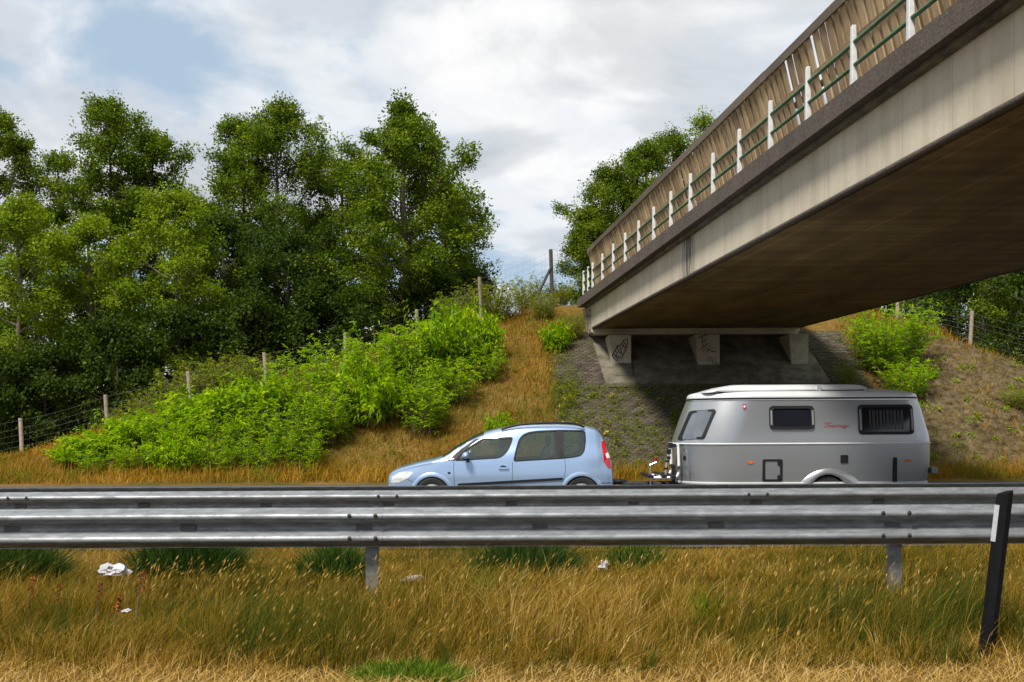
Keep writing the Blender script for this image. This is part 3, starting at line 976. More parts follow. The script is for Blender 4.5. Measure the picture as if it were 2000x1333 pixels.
def cutter_prism(poly, y0, y1, mat):
    b = MB(); n = len(poly)
    b.add([(x, y0, z) for x, z in poly] + [(x, y1, z) for x, z in poly],
          [tuple(range(n)), tuple(reversed(range(n, 2 * n)))] + [(i, n + i, n + (i + 1) % n, (i + 1) % n) for i in range(n)])
    me = b.mesh('cutter', mat)
    bm = bmesh.new(); bm.from_mesh(me); bmesh.ops.recalc_face_normals(bm, faces=bm.faces); bm.to_mesh(me); bm.free()
    return link('cutter', me)

def wheel(name, parent, x, y, r, w, side=-1, rim_r=0.205):
    tyre = MB(); N_ = 28
    prof = [(r - 0.10, -w / 2 + 0.01), (r - 0.03, -w / 2), (r - 0.006, -w / 2 + 0.02), (r, -w / 4), (r, w / 4), (r - 0.006, w / 2 - 0.02), (r - 0.03, w / 2), (r - 0.10, w / 2 - 0.01)]
    vs = [(pr * math.cos(2 * math.pi * k / N_), py, pr * math.sin(2 * math.pi * k / N_)) for k in range(N_) for pr, py in prof]
    m_ = len(prof)
    fs = [(k * m_ + i, k * m_ + i + 1, ((k + 1) % N_) * m_ + i + 1, ((k + 1) % N_) * m_ + i) for k in range(N_) for i in range(m_ - 1)]
    tyre.add(vs, fs)
    wh = tyre.build(name, M['tyre'], parent, (x, y, r), sm=40)
    rim = MB()
    vs, fs = [], []
    for k in range(N_):
        a = 2 * math.pi * k / N_
        sp_ = 0.02 if (k % 6) < 3 else 0.0
        for pr, py in ((0.0, 0.03), (rim_r * 0.3, 0.025 + sp_), (rim_r * 0.85, 0.04 - sp_), (rim_r, 0.0)):
            vs.append((pr * math.cos(a), side * (w / 2 - 0.045 + py), pr * math.sin(a)))
    fs = [(k * 4 + i, k * 4 + i + 1, ((k + 1) % N_) * 4 + i + 1, ((k + 1) % N_) * 4 + i) for k in range(N_) for i in range(3)]
    rim.add(vs, fs); rim.build('rim', M['rim'], wh, sm=40)
    return wh

M['tyre'] = simple('tyre rubber', (0.018, 0.018, 0.019), 0.8, 0, 0.2, 20)
M['rim'] = simple('alloy rim', (0.16, 0.165, 0.17), 0.45, 0.5, 0.1, 10)  # colour lowered to carry the shade inside the wheel arches
M['trim_black'] = simple('black plastic trim', (0.014, 0.014, 0.016), 0.5, 0, 0.2, 12, spec=0.25)
M['gap'] = simple('panel gap shadow rubber', (0.05, 0.06, 0.075), 0.8, 0, 0.1, 12)
def carpaint(name, col, metal, rough, coat):
    m, nt, bs, N, L = new_mat(name)
    fl = noise(nt, 900, 2, 0.5, coords(nt)); d = noise(nt, 2.5, 5, 0.6, coords(nt))
    c = mixc(nt, 0.25, ramp(nt, fl, [(0.3, tuple(x * .85 for x in col)), (0.7, tuple(min(1, x * 1.12) for x in col))]), ramp(nt, d, [(0.3, tuple(x * .9 for x in col)), (0.7, col)]))
    L.new(c, bs.inputs['Base Color']); bs.inputs['Metallic'].default_value = metal; bs.inputs['Roughness'].default_value = rough
    bs.inputs['Coat Weight'].default_value = coat; bs.inputs['Coat Roughness'].default_value = 0.06
    return m
M['car_blue'] = carpaint('pale blue metallic paint', (0.335, 0.46, 0.67), 0.5, 0.28, 1.0)
M['silver'] = carpaint('silver caravan paint', (0.40, 0.41, 0.425), 0.72, 0.29, 0.3)
M['silver_roof'] = carpaint('pale roof paint', (0.66, 0.67, 0.68), 0.2, 0.4, 0.3)
def glass(name, tint, refl=0.12, opac=0.35, dark=(0.02, 0.025, 0.028)):
    m, nt, bs, N, L = new_mat(name)
    bs.inputs['Base Color'].default_value = (*dark, 1); bs.inputs['Roughness'].default_value = 0.06
    bs.inputs['Specular IOR Level'].default_value = 0.8
    tr = nd(nt, 'ShaderNodeBsdfTransparent'); tr.inputs[0].default_value = (*tint, 1)
    mx = nd(nt, 'ShaderNodeMixShader', {0: opac}); L.new(tr.outputs[0], mx.inputs[1]); L.new(bs.outputs[0], mx.inputs[2])
    L.new(mx.outputs[0], N['Material Output'].inputs['Surface'])
    return m
M['glass_car'] = glass('greenish car glass', (0.66, 0.78, 0.74), opac=0.38, dark=(0.10, 0.125, 0.12))
M['glass_dark'] = simple('dark caravan pane', (0.010, 0.012, 0.017), 0.08, 0, 0.2, 3, spec=0.7)
M['lamp_clear'] = simple('clear lamp lens', (0.72, 0.74, 0.75), 0.08, 0.35, 0.25, 14, coat=1.0)
M['lamp_red'] = simple('red lamp lens', (0.50, 0.012, 0.015), 0.12, 0, 0.25, 16, coat=1.0)
M['lamp_white'] = simple('white lamp lens', (0.75, 0.74, 0.74), 0.15, 0, 0.1, 14, coat=1.0)
M['lamp_amber'] = simple('amber marker lens', (0.62, 0.14, 0.02), 0.2, 0, 0.2, 14, coat=0.8)
M['interior'] = simple('dark car interior', (0.035, 0.037, 0.04), 0.9, 0, 0.3, 5)
M['chrome'] = simple('bright metal', (0.72, 0.73, 0.74), 0.22, 0.9, 0.05, 8)
M['white_tube'] = simple('white coated tube', (0.78, 0.78, 0.79), 0.35, 0, 0.08, 8)
M['red_plastic'] = simple('red plastic', (0.55, 0.02, 0.015), 0.4, 0, 0.1, 8)
M['red_print'] = simple('red lettering', (0.30, 0.03, 0.04), 0.5, 0, 0.1, 8)

# ------------------------------------------------------------------ the car
car = empty('car', (-2.33, 19.68, 0.0), 'pale blue compact family car towing the silver caravan', 'car')
ZT = ([0, .012, .04, .13, .37, .6, .92, 1.02, 1.29, 1.67, 1.9, 2.14, 2.5, 3.1, 3.55, 3.82, 3.93, 4.0, 4.06, 4.13, 4.19, 4.22],
      [.60, .65, .70, .76, .845, .905, .975, 1.01, 1.185, 1.395, 1.475, 1.525, 1.572, 1.585, 1.565, 1.53, 1.49, 1.42, 1.28, 1.07, .80, .52])
PW = ([0, .012, .04, .13, .37, .8, 1.5, 2.5, 3.3, 3.8, 4.0, 4.13, 4.2, 4.22], [.50, .56, .62, .70, .785, .825, .84, .845, .84, .82, .79, .745, .69, .62])
def car_section(x):
    zt = float(catmull(*ZT, [x])[0]); w = float(catmull(*PW, [x])[0])
    belt = 0.90 + 0.035 * x / 2.5
    cab = float(np.clip((zt - belt - 0.05) / 0.45, 0, 1))            # how far the cabin stands above the belt
    bw = w * (0.955)
    ws = bw * (1 - 0.255 * cab)
    zs = zt - 0.075 - 0.03 * cab
    zb = min(belt, zt - 0.075 - 0.06 * cab) - 0.02 * (1 - cab)
    if zs < zb + 0.02: zs = zb + 0.02
    zmid = 0.60 if zb > 0.68 else max(0.42, zb - 0.08)
    zmid = min(zmid, zb - 0.03)
    pts = [(0.0, zt), (ws * 0.55, zt - 0.012), (ws * 0.86, zt - 0.035 - 0.01 * cab), (ws, zs), (ws + (bw - ws) * 0.52, zs + (zb - zs) * 0.5),
           (bw, zb), (w, zmid), (w * 0.992, min(0.40, zmid - 0.02)), (w * 0.965, 0.27), (w * 0.80, 0.20), (0.0, 0.19)]
    # smooth parametric curve
    P = np.array(pts); d = np.concatenate(([0], np.cumsum(np.linalg.norm(np.diff(P, axis=0), axis=1))))
    q = np.linspace(0, 1, 46)
    # uneven sampling follows control point index so stations stay aligned
    ti = q * (len(P) - 1)
    yy = catmull(np.arange(len(P)), P[:, 0], ti); zz_ = catmull(np.arange(len(P)), P[:, 1], ti)
    return np.stack([yy, zz_], -1)
car_x = np.concatenate((np.array([0, .006, .012, .025, .04, .07, .10]), np.linspace(.14, 3.78, 64), np.linspace(3.82, 4.16, 22), np.array([4.18, 4.2, 4.22])))
secs = [car_section(x) for x in car_x]
ns = secs[0].shape[0]
cv = []
for x, s in zip(car_x, secs):
    cv += [(x, -y, z) for y, z in s] + [(x, y, z) for y, z in s[::-1][1:-1]]
nl = 2 * ns - 2
cf = [(k * nl + i, k * nl + (i + 1) % nl, (k + 1) * nl + (i + 1) % nl, (k + 1) * nl + i) for k in range(len(car_x) - 1) for i in range(nl)]
cf += [tuple(reversed(range(nl))), tuple(range((len(car_x) - 1) * nl, len(car_x) * nl))]
b = MB(); b.add(cv, cf)
body = b.build('body', M['car_blue'], car)
bm = bmesh.new(); bm.from_mesh(body.data); bmesh.ops.recalc_face_normals(bm, faces=bm.faces); bm.to_mesh(body.data); bm.free()
body.data.materials.append(M['interior'])

def car_y(x, z):
    s = car_section(min(max(x, 0.02), 4.2))
    zs_, ys_ = s[::-1, 1], s[::-1, 0]
    k = np.argmax(s[:, 0] > 1e-6)
    return float(np.interp(z, zs_, ys_))
def C(u, v):   # side outline measured on the photograph's enlargement -> car (x, z)
    return ((730 + u / 4.0 - 753.0) / 106.0, (997 - (800 + v / 4.0)) / 106.0)
fw = [C(*p) for p in ((630, 400), (700, 322), (768, 282), (846, 232), (1085, 222), (1072, 262), (1046, 322), (1008, 362), (970, 380))]
rw = [C(*p) for p in ((1092, 406), (1108, 330), (1134, 244), (1162, 206), (1210, 184), (1280, 174), (1450, 168), (1640, 171), (1655, 182), (1657, 250), (1644, 330), (1614, 366), (1550, 378), (1470, 386))]
fw, rw = round_poly(fw, 0.05, 3), round_poly(rw, 0.04, 3)
cuts = []
for poly in (fw, rw):
    cuts.append(cutter_prism(inset(poly, 0.012), -1.2, 1.2, M['interior']))
for xc in (0.85, 3.61):
    for s in (-1, 1):
        pts = [(xc + 0.345 * math.cos(a), 0.285 + 0.345 * math.sin(a)) for a in np.linspace(0, 2 * math.pi, 37)[:-1]]
        cuts.append(cutter_prism(pts, s * 0.55, s * 1.1, M['interior']))
for c in cuts: c.location = car.location        # the body sits in the car's frame
dgu = bpy.context.view_layer.update()
boolean_cut(body, cuts)
smooth(body.data, 32)
for xc in (0.85, 3.61):
    for s in (-1, 1):
        wheel('wheel', car, xc, s * 0.735, 0.305, 0.195, s)
    # swollen lip round the wheel opening
    for s in (-1, 1):
        lip = MB(); rows = []
        for a in np.linspace(math.radians(-8), math.radians(188), 26):
            cx, cz = math.cos(a), math.sin(a)
            row = []
            for r_, o_ in ((0.335, -0.03), (0.337, 0.010), (0.352, 0.016), (0.385, 0.012), (0.425, -0.003)):
                x_, z_ = xc + r_ * cx, 0.285 + r_ * cz
                row.append((x_, s * (car_y(min(max(x_, .05), 4.15), max(z_, .25)) + o_), z_))
            rows.append(row)
        vs = [p for r in rows for p in r]
        lip.add(vs, [(k * 5 + i, k * 5 + i + 1, (k + 1) * 5 + i + 1, (k + 1) * 5 + i) for k in range(len(rows) - 1) for i in range(4)])
        lip.build('wheel_arch', M['car_blue'], car, sm=60)
for nm, poly in (('front_side_window', fw), ('rear_side_window', rw)):
    for s in (-1, 1):
        pane = patch(nm, inset(poly, 0.006), car_y, -0.012, M['glass_car'], car, 0.1, (s,))
        ring('window_seal', inset(poly, -0.014), inset(poly, 0.016), car_y, 0.0, M['trim_black'], pane, 0.006, (s,))
# black front triangle by the mirror and the dark pillar between the rear panes
tri = [C(*p) for p in ((575, 398), (690, 302), (790, 234), (835, 224), (762, 274), (702, 320), (634, 402))]
pil = [C(*p) for p in ((1432, 166), (1482, 166), (1482, 388), (1446, 390), (1432, 320))]
patch('mirror_triangle', tri, car_y, 0.004, M['trim_black'], car, 0.08, (-1, 1))
patch('dark_pillar', pil, car_y, 0.002, M['trim_black'], car, 0.08, (-1, 1))
# windscreen over the sloping nose of the cabin
wsx = np.linspace(1.04, 1.80, 12)
rows = []
for x in wsx:
    s = car_section(x); k = int(0.27 * (ns - 1)); sec_ = s[:k]
    left = [(x, -y, z) for y, z in sec_[::-1]]; right = [(x, y, z) for y, z in sec_[1:]]
    rows.append([(a, b_, c_ + 0.006) for a, b_, c_ in left + right])
b = MB(); n = len(rows[0])
b.add([p for r in rows for p in r], [(k * n + i, (k + 1) * n + i, (k + 1) * n + i + 1, k * n + i + 1) for k in range(len(rows) - 1) for i in range(n - 1)])
ws_o = b.build('windscreen', M['glass_dark'], car, sm=50)
# pale strip of the screen pillar
apl = [C(*p) for p in ((522, 392), (640, 302), (740, 246), (765, 248), (690, 300), (572, 400))]
patch('screen_pillar', apl, car_y, 0.004, M['silver_roof'], car, 0.08, (-1, 1))
# shut lines
def line_patch(name, pts, w, mat, parent, off=0.002, yfun=car_y, sides=(-1, 1)):
    V, Fc = ribbon([pts], w)
    for s in sides:
        b = MB(); b.add([(q.x, s * (yfun(q.x, q.y) + off), q.y) for q in V], Fc); o = b.build(name, mat, parent)
    return o
def dens(pts, n=8):
    out = []
    for i in range(len(pts) - 1):
        for k in range(n):
            t = k / n; out.append((pts[i][0] * (1 - t) + pts[i + 1][0] * t, pts[i][1] * (1 - t) + pts[i + 1][1] * t))
    return out + [pts[-1]]
line_patch('door_gap', dens([C(622, 408), C(624, 520), C(632, 640), C(650, 720)]), 0.009, M['gap'], car)
line_patch('door_gap', dens([C(1082, 412), C(1080, 520), C(1076, 640), C(1070, 740)]), 0.009, M['gap'], car)
line_patch('door_gap', dens([C(1490, 392), C(1496, 470), C(1480, 560), C(1440, 640), C(1420, 720)]), 0.009, M['gap'], car)
line_patch('bonnet_gap', dens([C(262, 545), C(300, 563), C(345, 592)]), 0.008, M['gap'], car)
patch('rubbing_strip', round_poly([C(650, 594), C(660, 578), C(1470, 536), C(1478, 542), C(1468, 556), C(665, 600)], 0.01, 2), car_y, 0.003, M['trim_black'], car, 0.12, (-1, 1), thick=0.016)
for s in (-1, 1):
    hp = patch('door_handle', round_poly([C(968, 458), C(985, 452), C(1048, 454), C(1056, 460), C(1040, 466), C(975, 466)], 0.01, 3), car_y, 0.012, M['car_blue'], car, 0.08, (s,), thick=0.02)
    patch('handle_recess', round_poly([C(984, 446), C(1008, 438), C(1034, 446), C(1040, 456), C(980, 456)], 0.015, 3), car_y, 0.002, M['trim_black'], hp, 0.08, (s,))
    patch('headlight', round_poly([C(120, 575), C(136, 526), C(196, 490), C(290, 484), C(304, 494), (C(262, 540)), C(190, 570)], 0.02, 4), car_y, 0.005, M['lamp_clear'], car, 0.03, (s,))
    tl = patch('tail_light', round_poly([C(1782, 258), C(1808, 250), C(1842, 330), C(1858, 470), C(1832, 466), C(1800, 420)], 0.02, 4), car_y, 0.006, M['lamp_red'], car, 0.03, (s,))
    patch('reversing_lens', round_poly([C(1812, 352), C(1838, 340), C(1848, 384), C(1822, 390)], 0.01, 3), car_y, 0.011, M['lamp_white'], tl, 0.03, (s,))
    patch('badge', round_poly([C(576, 488), C(598, 488), C(598, 504), C(576, 504)], 0.012, 3), car_y, 0.003, M['trim_black'], car, 0.05, (s,))
    patch('bumper_gap', [C(1745, 579), C(1868, 577), C(1868, 584), C(1748, 586)], car_y, 0.003, M['gap'], car, 0.06, (s,))
    # roof rail
    rr = MB()
    pts = [C(995, 160), C(1060, 140), C(1150, 122), C(1280, 113), (C(1420, 108)), C(1540, 112), C(1600, 124), C(1652, 146)]
    px_, pz_ = [p[0] for p in pts], [p[1] for p in pts]
    qx = np.linspace(px_[0], px_[-1], 26); qz = catmull(px_, pz_, qx)
    rr.tube([(x, s * 0.60, z) for x, z in zip(qx, qz)], 0.019, 8)
    rail_o = rr.build('roof_rail', M['trim_black'], car, sm=60)
    # door mirror
    mm = bmesh.new(); bmesh.ops.create_uvsphere(mm, u_segments=18, v_segments=12, radius=1.0)
    for v in mm.verts:
        x, y, z = v.co
        v.co = Vector((x * (0.075 if x < 0 else 0.06), y * 0.10, z * 0.075))
        if v.co.z < -0.03: v.co.z = -0.03 + (v.co.z + 0.03) * 0.6
    me = bpy.data.meshes.new('mirror'); mm.to_mesh(me); mm.free(); smooth(me, 60)
    mp_ = C(722, 362)
    mo = link('mirror', me, M['car_blue'], car, (mp_[0], s * 0.94, mp_[1]))
    a = MB(); a.tube([(0.01, s * 0.02, -0.04), (0.03, -s * 0.14, -0.10)], 0.025, 8); a.build('mirror_arm', M['trim_black'], mo)
    lowm = MB(); lowm.tube([(-0.055, 0, -0.048), (0.05, 0, -0.048)], [0.028, 0.032], 8); lowm.build('mirror_foot', M['trim_black'], mo)
# seats, steering wheel and an inner mirror seen through the glass
for (x, y) in ((1.98, -0.36), (1.98, 0.36), (2.86, -0.38), (2.86, 0.38)):
    sm_ = MB()
    rows = [(x + 0.03, 0.75, .22, .07), (x + 0.10, 1.0, .21, .07), (x + 0.15, 1.14, .17, .055), (x + 0.16, 1.16, .05, .02), (x + 0.165, 1.19, .05, .02), (x + 0.155, 1.21, .11, .045), (x + 0.17, 1.33, .11, .04), (x + 0.175, 1.35, .06, .02)]
    vs = []
    for (xx, z, wy, dx_) in rows: vs += [(xx - dx_, y - wy, z), (xx + dx_, y - wy, z), (xx + dx_, y + wy, z), (xx - dx_, y + wy, z)]
    sm_.add(vs, [(k * 4 + i, k * 4 + (i + 1) % 4, (k + 1) * 4 + (i + 1) % 4, (k + 1) * 4 + i) for k in range(len(rows) - 1) for i in range(4)] + [(28, 29, 30, 31)])
    sm_.build('seat', M['interior'], car, bevel=0.0, sm=50)
stw = MB(); stw.tube([(1.42 + 0.07 * math.cos(a) , -0.36 + 0.185 * math.sin(a), 1.02 + 0.17 * math.cos(a)) for a in np.linspace(0, 2 * math.pi, 25)], 0.016, 6, False)
stw.tube([(1.42, -0.36, 1.02), (1.28, -0.36, 0.92)], 0.03, 6); stw.build('steering_wheel', M['interior'], car, sm=60)

# ------------------------------------------------------------------ the caravan
VAN_X, VAN_Y = 3.10, 19.87
van = empty('caravan', (VAN_X, VAN_Y, 0.0), 'silver touring caravan with dark windows, coupled behind the pale blue car', 'caravan')
van.scale = (1.025, 1.0, 1.0)
def V_(u, v):
    return ((1250 + u / 3.3333 - 1322.0) / 106.0, (997 - (730 + v / 3.3333)) / 106.0)
XF = ([.30, .60, 1.10, 1.20, 1.26, 1.60, 2.00, 2.06], [.06, .03, .01, .0, .02, .13, .285, .31])
XR = ([.30, .50, .71, 1.0, 1.20, 1.6, 2.05, 2.07], [4.55, 4.60, 4.635, 4.655, 4.655, 4.57, 4.44, 4.43])
VW = ([.30, .6, 1.0, 1.2, 1.6, 2.06], [.965, .985, .998, 1.0, .97, .905])
def van_outline(z, d=0.0, n=15):
    """plan outline at height z, grown by d; bow front, rounded rear"""
    xf = float(catmull(*XF, [z])[0]) - d; xr = float(catmull(*XR, [z])[0]) + d; w = float(catmull(*VW, [z])[0]) + d
    a, bq = 1.05, w * 0.93
    ar, br = 0.42, 0.62
    near = []
    for t in np.linspace(0, math.pi / 2, n):            # front centre -> side
        near.append((xf + a - a * math.cos(t), (w - bq) * math.sin(t) ** 0.5 + bq * math.sin(t)))
    for x in np.linspace(xf + a, xr - ar, 14)[1:-1]:
        near.append((x, w))
    for t in np.linspace(math.pi / 2, 0, n):
        near.append((xr - ar + ar * math.cos(t) ** 0.8 if t < math.pi / 2 - 1e-6 else xr - ar, (w - br) + br * math.sin(t)))
    near.append((xr, 0.0))
    return [(x, -y) for x, y in near] + [(x, y) for x, y in near[::-1][1:-1]]
def van_y(x, z):
    o = van_outline(min(max(z, .3), 2.06)); h = len(o) // 2 + 1
    xs = np.array([p[0] for p in o[:h]]); ys = -np.array([p[1] for p in o[:h]])
    return float(np.interp(x, xs, ys))
def van_front(x, z):
    g = abs(van_y(x + .02, z) - van_y(x - .02, z)) / .04
    return van_y(x, z) + 0.014 * min(g, 5.0)
def van_stack(name, levels, mat, parent, caps=(True, True), sm=30):
    """levels: (z, grow or (inset) , z for outline)"""
    b = MB(); n = None; rows = []
    for (zo, d, z) in levels:
        o = van_outline(zo, d); rows.append([(x, y, z) for x, y in o]); n = len(o)
    vs = [p for r in rows for p in r]
    fs = [(k * n + i, k * n + (i + 1) % n, (k + 1) * n + (i + 1) % n, (k + 1) * n + i) for k in range(len(rows) - 1) for i in range(n)]
    if caps[0]: fs.append(tuple(reversed(range(n))))
    if caps[1]: fs.append(tuple(range((len(rows) - 1) * n, len(rows) * n)))
    b.add(vs, fs)
    o = b.build(name, mat, parent)
    bm = bmesh.new(); bm.from_mesh(o.data); bmesh.ops.recalc_face_normals(bm, faces=bm.faces); bm.to_mesh(o.data); bm.free()
    smooth(o.data, sm)
    return o
vb = van_stack('body', [(z, 0, z) for z in (.30, .36, .45, .6, .75, .9, 1.05, 1.15, 1.20, 1.25, 1.35, 1.5, 1.65, 1.8, 1.95, 2.05)], M['silver'], van)
vb.data.materials.append(M['interior'])
VX = 2.66; 
arch_c = []
for s in (-1, 1):
    pts = [(VX + 0.34 * math.cos(a), 0.31 + 0.34 * math.sin(a)) for a in np.linspace(0, 2 * math.pi, 37)[:-1]]
    c = cutter_prism(pts, s * 0.72, s * 1.2, M['interior']); c.location = van.location; c.scale = van.scale; arch_c.append(c)
bpy.context.view_layer.update()
boolean_cut(vb, arch_c); smooth(vb.data, 30)
roof_l = [(2.05, 0.012, 2.05), (2.05, 0.012, 2.075), (2.05, -0.012, 2.12), (2.05, -0.06, 2.145), (2.05, -0.14, 2.165), (2.05, -0.26, 2.19), (2.05, -0.45, 2.215)]
van_stack('roof', roof_l, M['silver_roof'], van, (True, True), 50)
van_stack('roof_gutter', [(2.035, 0.002, 2.022), (2.035, 0.016, 2.024), (2.035, 0.016, 2.046), (2.035, 0.002, 2.048)], M['trim_black'], van, (False, False))
van_stack('gutter_trim', [(2.02, 0.002, 2.0), (2.02, 0.014, 2.002), (2.02, 0.014, 2.016), (2.02, 0.002, 2.018)], M['chrome'], van, (False, False))
van_stack('belt_trim', [(1.20, 0.001, 1.186), (1.20, 0.018, 1.190), (1.20, 0.018, 1.206), (1.20, 0.001, 1.21)], M['white_tube'], van, (False, False))
van_stack('lower_edge', [(.47, 0.0, .44), (.47, 0.022, .445), (.47, 0.026, .475), (.47, 0.0, .485)], M['silver_roof'], van, (False, False))
# lifting roof
lid = MB(); rows = []
for (z, g_) in ((2.19, -.03), (2.195, 0.0), (2.215, 0.015), (2.25, -0.005), (2.285, -0.06), (2.30, -0.2)):
    x0_, x1_, w_ = 0.46 - g_ + (z - 2.19) * 3.4 * (z < 2.29) + (0.36 if z > 2.29 else 0), 3.50 + g_, 0.74 + g_
    row = []
    R_ = 0.25
    for (cx, cy, a0) in ((x1_ - R_, -w_ + R_, -90), (x1_ - R_, w_ - R_, 0), (x0_ + R_, w_ - R_, 90), (x0_ + R_, -w_ + R_, 180)):
        for k in range(6):
            a = math.radians(a0 + 18 * k); row.append((cx + R_ * math.cos(a), cy + R_ * math.sin(a), z))
    rows.append(row)
n = len(rows[0])
lid.add([p for r in rows for p in r], [(k * n + i, k * n + (i + 1) % n, (k + 1) * n + (i + 1) % n, (k + 1) * n + i) for k in range(len(rows) - 1) for i in range(n)] + [tuple(range((len(rows) - 1) * n, len(rows) * n)), tuple(reversed(range(n)))])
lid.v = [(x, y, z - 0.05 * max(0.0, 1.05 - x) / 0.6) for x, y, z in lid.v]
lid_o = lid.build('lifting_roof', M['silver_roof'], van, sm=50)
sk = MB(); sk.box(0.75, 3.40, -0.71, 0.71, 2.12, 2.193); sk.build('roof_seal', M['trim_black'], lid_o)
cl = MB(); cl.box(2.53, 2.60, -0.78, -0.72, 2.16, 2.28); cl.build('roof_clip', M['chrome'], lid_o)
# windows on both flanks
def vwin(name, u0, v0, u1, v1, curtain, s):
    poly = round_poly([V_(u0, v1), V_(u1, v1), V_(u1, v0), V_(u0, v0)], 0.085, 5)
    inn = round_poly([V_(u0 + 26, v1 - 20), V_(u1 - 24, v1 - 20), V_(u1 - 24, v0 + 20), V_(u0 + 26, v0 + 20)], 0.05, 5)
    root = patch(name, inset(poly, 0.01), van_y, 0.012, M['glass_dark'], van, 0.12, (s,))
    ring('window_frame', poly, inn, van_y, 0.012, M['trim_black'], root, 0.022, (s,))
    for uu in (u0 + 12, u1 - 12):
        patch('stay', round_poly([V_(uu - 6, v1 - 30), V_(uu + 6, v1 - 30), V_(uu + 6, v0 + 30), V_(uu - 6, v0 + 30)], .01, 2), van_y, 0.036, M['grey_frame'], root, 0.2, (s,))
    if curtain:
        M_c = M['curtain']
        k = u0 + 70
        while k < u1 - 60:
            wdt = 10 + (int(k) * 7 % 9)
            patch('curtain_fold', [V_(k, v1 - 34), V_(k + wdt, v1 - 34), V_(k + wdt, v0 + 36), V_(k, v0 + 36)], van_y, 0.0155, M_c, root, 0.3, (s,))
            k += wdt + 9
M['grey_frame'] = simple('grey window stay', (0.22, 0.23, 0.24), 0.4, 0.2, 0.1, 10)
M['curtain'] = simple('dim curtain behind tinted pane', (0.026, 0.026, 0.027), 0.3, 0, 0.3, 30)
M['glass_front'] = simple('tinted front pane', (0.12, 0.135, 0.155), 0.12, 0.1, 0.3, 3, spec=0.7)
for s in (-1, 1):
    vwin('middle_window', 808, 220, 1095, 376, False, s)
    vwin('rear_window', 1374, 215, 1725, 412, True, s)
    poly = round_poly([V_(256, 447), V_(398, 434), V_(480, 246), V_(470, 238), V_(336, 248)], 0.05, 4)
    inn = inset(poly, 0.045)
    fwin = patch('front_window', inset(poly, 0.01), van_front, 0.008, M['glass_front'], van, 0.05, (s,))
    ring('window_frame', poly, inn, van_front, 0.008, M['trim_black'], fwin, 0.022, (s,))
    patch('marker_lamp', round_poly([V_(663, 587), V_(676, 578), V_(696, 578), V_(708, 587), V_(696, 597), V_(676, 597)], .02, 3), van_y, 0.004, M['lamp_amber'], van, .1, (s,), thick=0.012)
    patch('marker_lamp', round_poly([V_(1662, 582), V_(1676, 573), V_(1696, 573), V_(1709, 582), V_(1696, 591), V_(1676, 591)], .02, 3), van_y, 0.004, M['lamp_amber'], van, .1, (s,), thick=0.012)
    tm = patch('side_lamp', round_poly([V_(644, 240), V_(662, 240), V_(664, 206), V_(644, 206)], .02, 3), van_y, 0.004, M['lamp_red'], van, .1, (s,), thick=0.02)
    patch('lamp_glint', round_poly([V_(647, 230), V_(657, 230), V_(658, 217), V_(648, 217)], .01, 3), van_y, 0.028, M['lamp_white'], tm, .1, (s,))
    patch('vent', round_poly([V_(1257, 597), V_(1305, 597), V_(1305, 543), V_(1257, 543)], .02, 3), van_y, 0.004, M['trim_black'], van, .2, (s,), thick=0.012)
    patch('awning_socket', round_poly([V_(1588, 730), V_(1616, 730), V_(1616, 560), V_(1590, 560)], .02, 3), van_y, 0.004, M['trim_black'], van, .2, (s,), thick=0.012)
    hpoly = round_poly([V_(760, 714), V_(890, 714), V_(890, 568), V_(762, 568)], 0.03, 3); hin = round_poly([V_(780, 698), V_(872, 698), V_(872, 584), V_(780, 584)], 0.02, 3)
    hatch = patch('service_hatch', inset(hpoly, .005), van_y, 0.006, M['silver'], van, .2, (s,))
    ring('hatch_frame', hpoly, hin, van_y, 0.004, M['trim_black'], hatch, 0.012, (s,))
    for vv in (596, 686):
        patch('hatch_lock', round_poly([V_(856, vv + 14), V_(876, vv + 14), V_(876, vv - 14), V_(856, vv - 14)], .02, 3), van_y, .012, M['trim_black'], hatch, .2, (s,), thick=.01)
    # front locker door outline
    line_patch('locker_door_edge', dens([V_(240, 508), V_(290, 508), V_(306, 516), V_(314, 540), V_(322, 640), V_(326, 740)], 5), 0.022, M['chrome'], van, 0.006, van_y, (s,))
    patch('locker_latch', round_poly([V_(288, 578), V_(300, 578), V_(300, 548), V_(288, 548)], .01, 2), van_y, .006, M['trim_black'], van, .2, (s,), thick=.01)
    # shaped wheel fairing
    fa = MB(); rows = []
    for a in np.linspace(math.radians(-6), math.radians(186), 30):
        cx, cz = math.cos(a), math.sin(a); row = []
        for r_, o_ in ((0.315, -0.05), (0.318, 0.03), (0.335, 0.045), (0.375, 0.038), (0.425, 0.012), (0.44, -0.002)):
            st_ = 1.0 + 0.28 * abs(cx) ** 3 * (r_ - 0.31) / 0.13
            x_, z_ = VX + r_ * cx * st_ + (0.08 * max(cx, 0) * (r_ > .33)), 0.33 + r_ * cz * 0.93
            row.append((x_, s * (van_y(x_, max(z_, .31)) + o_), z_))
        rows.append(row)
    fa.add([p for r in rows for p in r], [(k * 6 + i, k * 6 + i + 1, (k + 1) * 6 + i + 1, (k + 1) * 6 + i) for k in range(len(rows) - 1) for i in range(5)])
    fa.build('wheel_fairing', M['silver'], van, sm=60)
    wheel('wheel', van, VX, s * 0.90, 0.30, 0.17, s, 0.19)
    rl = MB(); rl.box(4.60, 4.72, s * 0.70 - .09, s * 0.70 + .09, .62, .74); rl.build('rear_lamp', M['grey_frame'], van, bevel=.015)
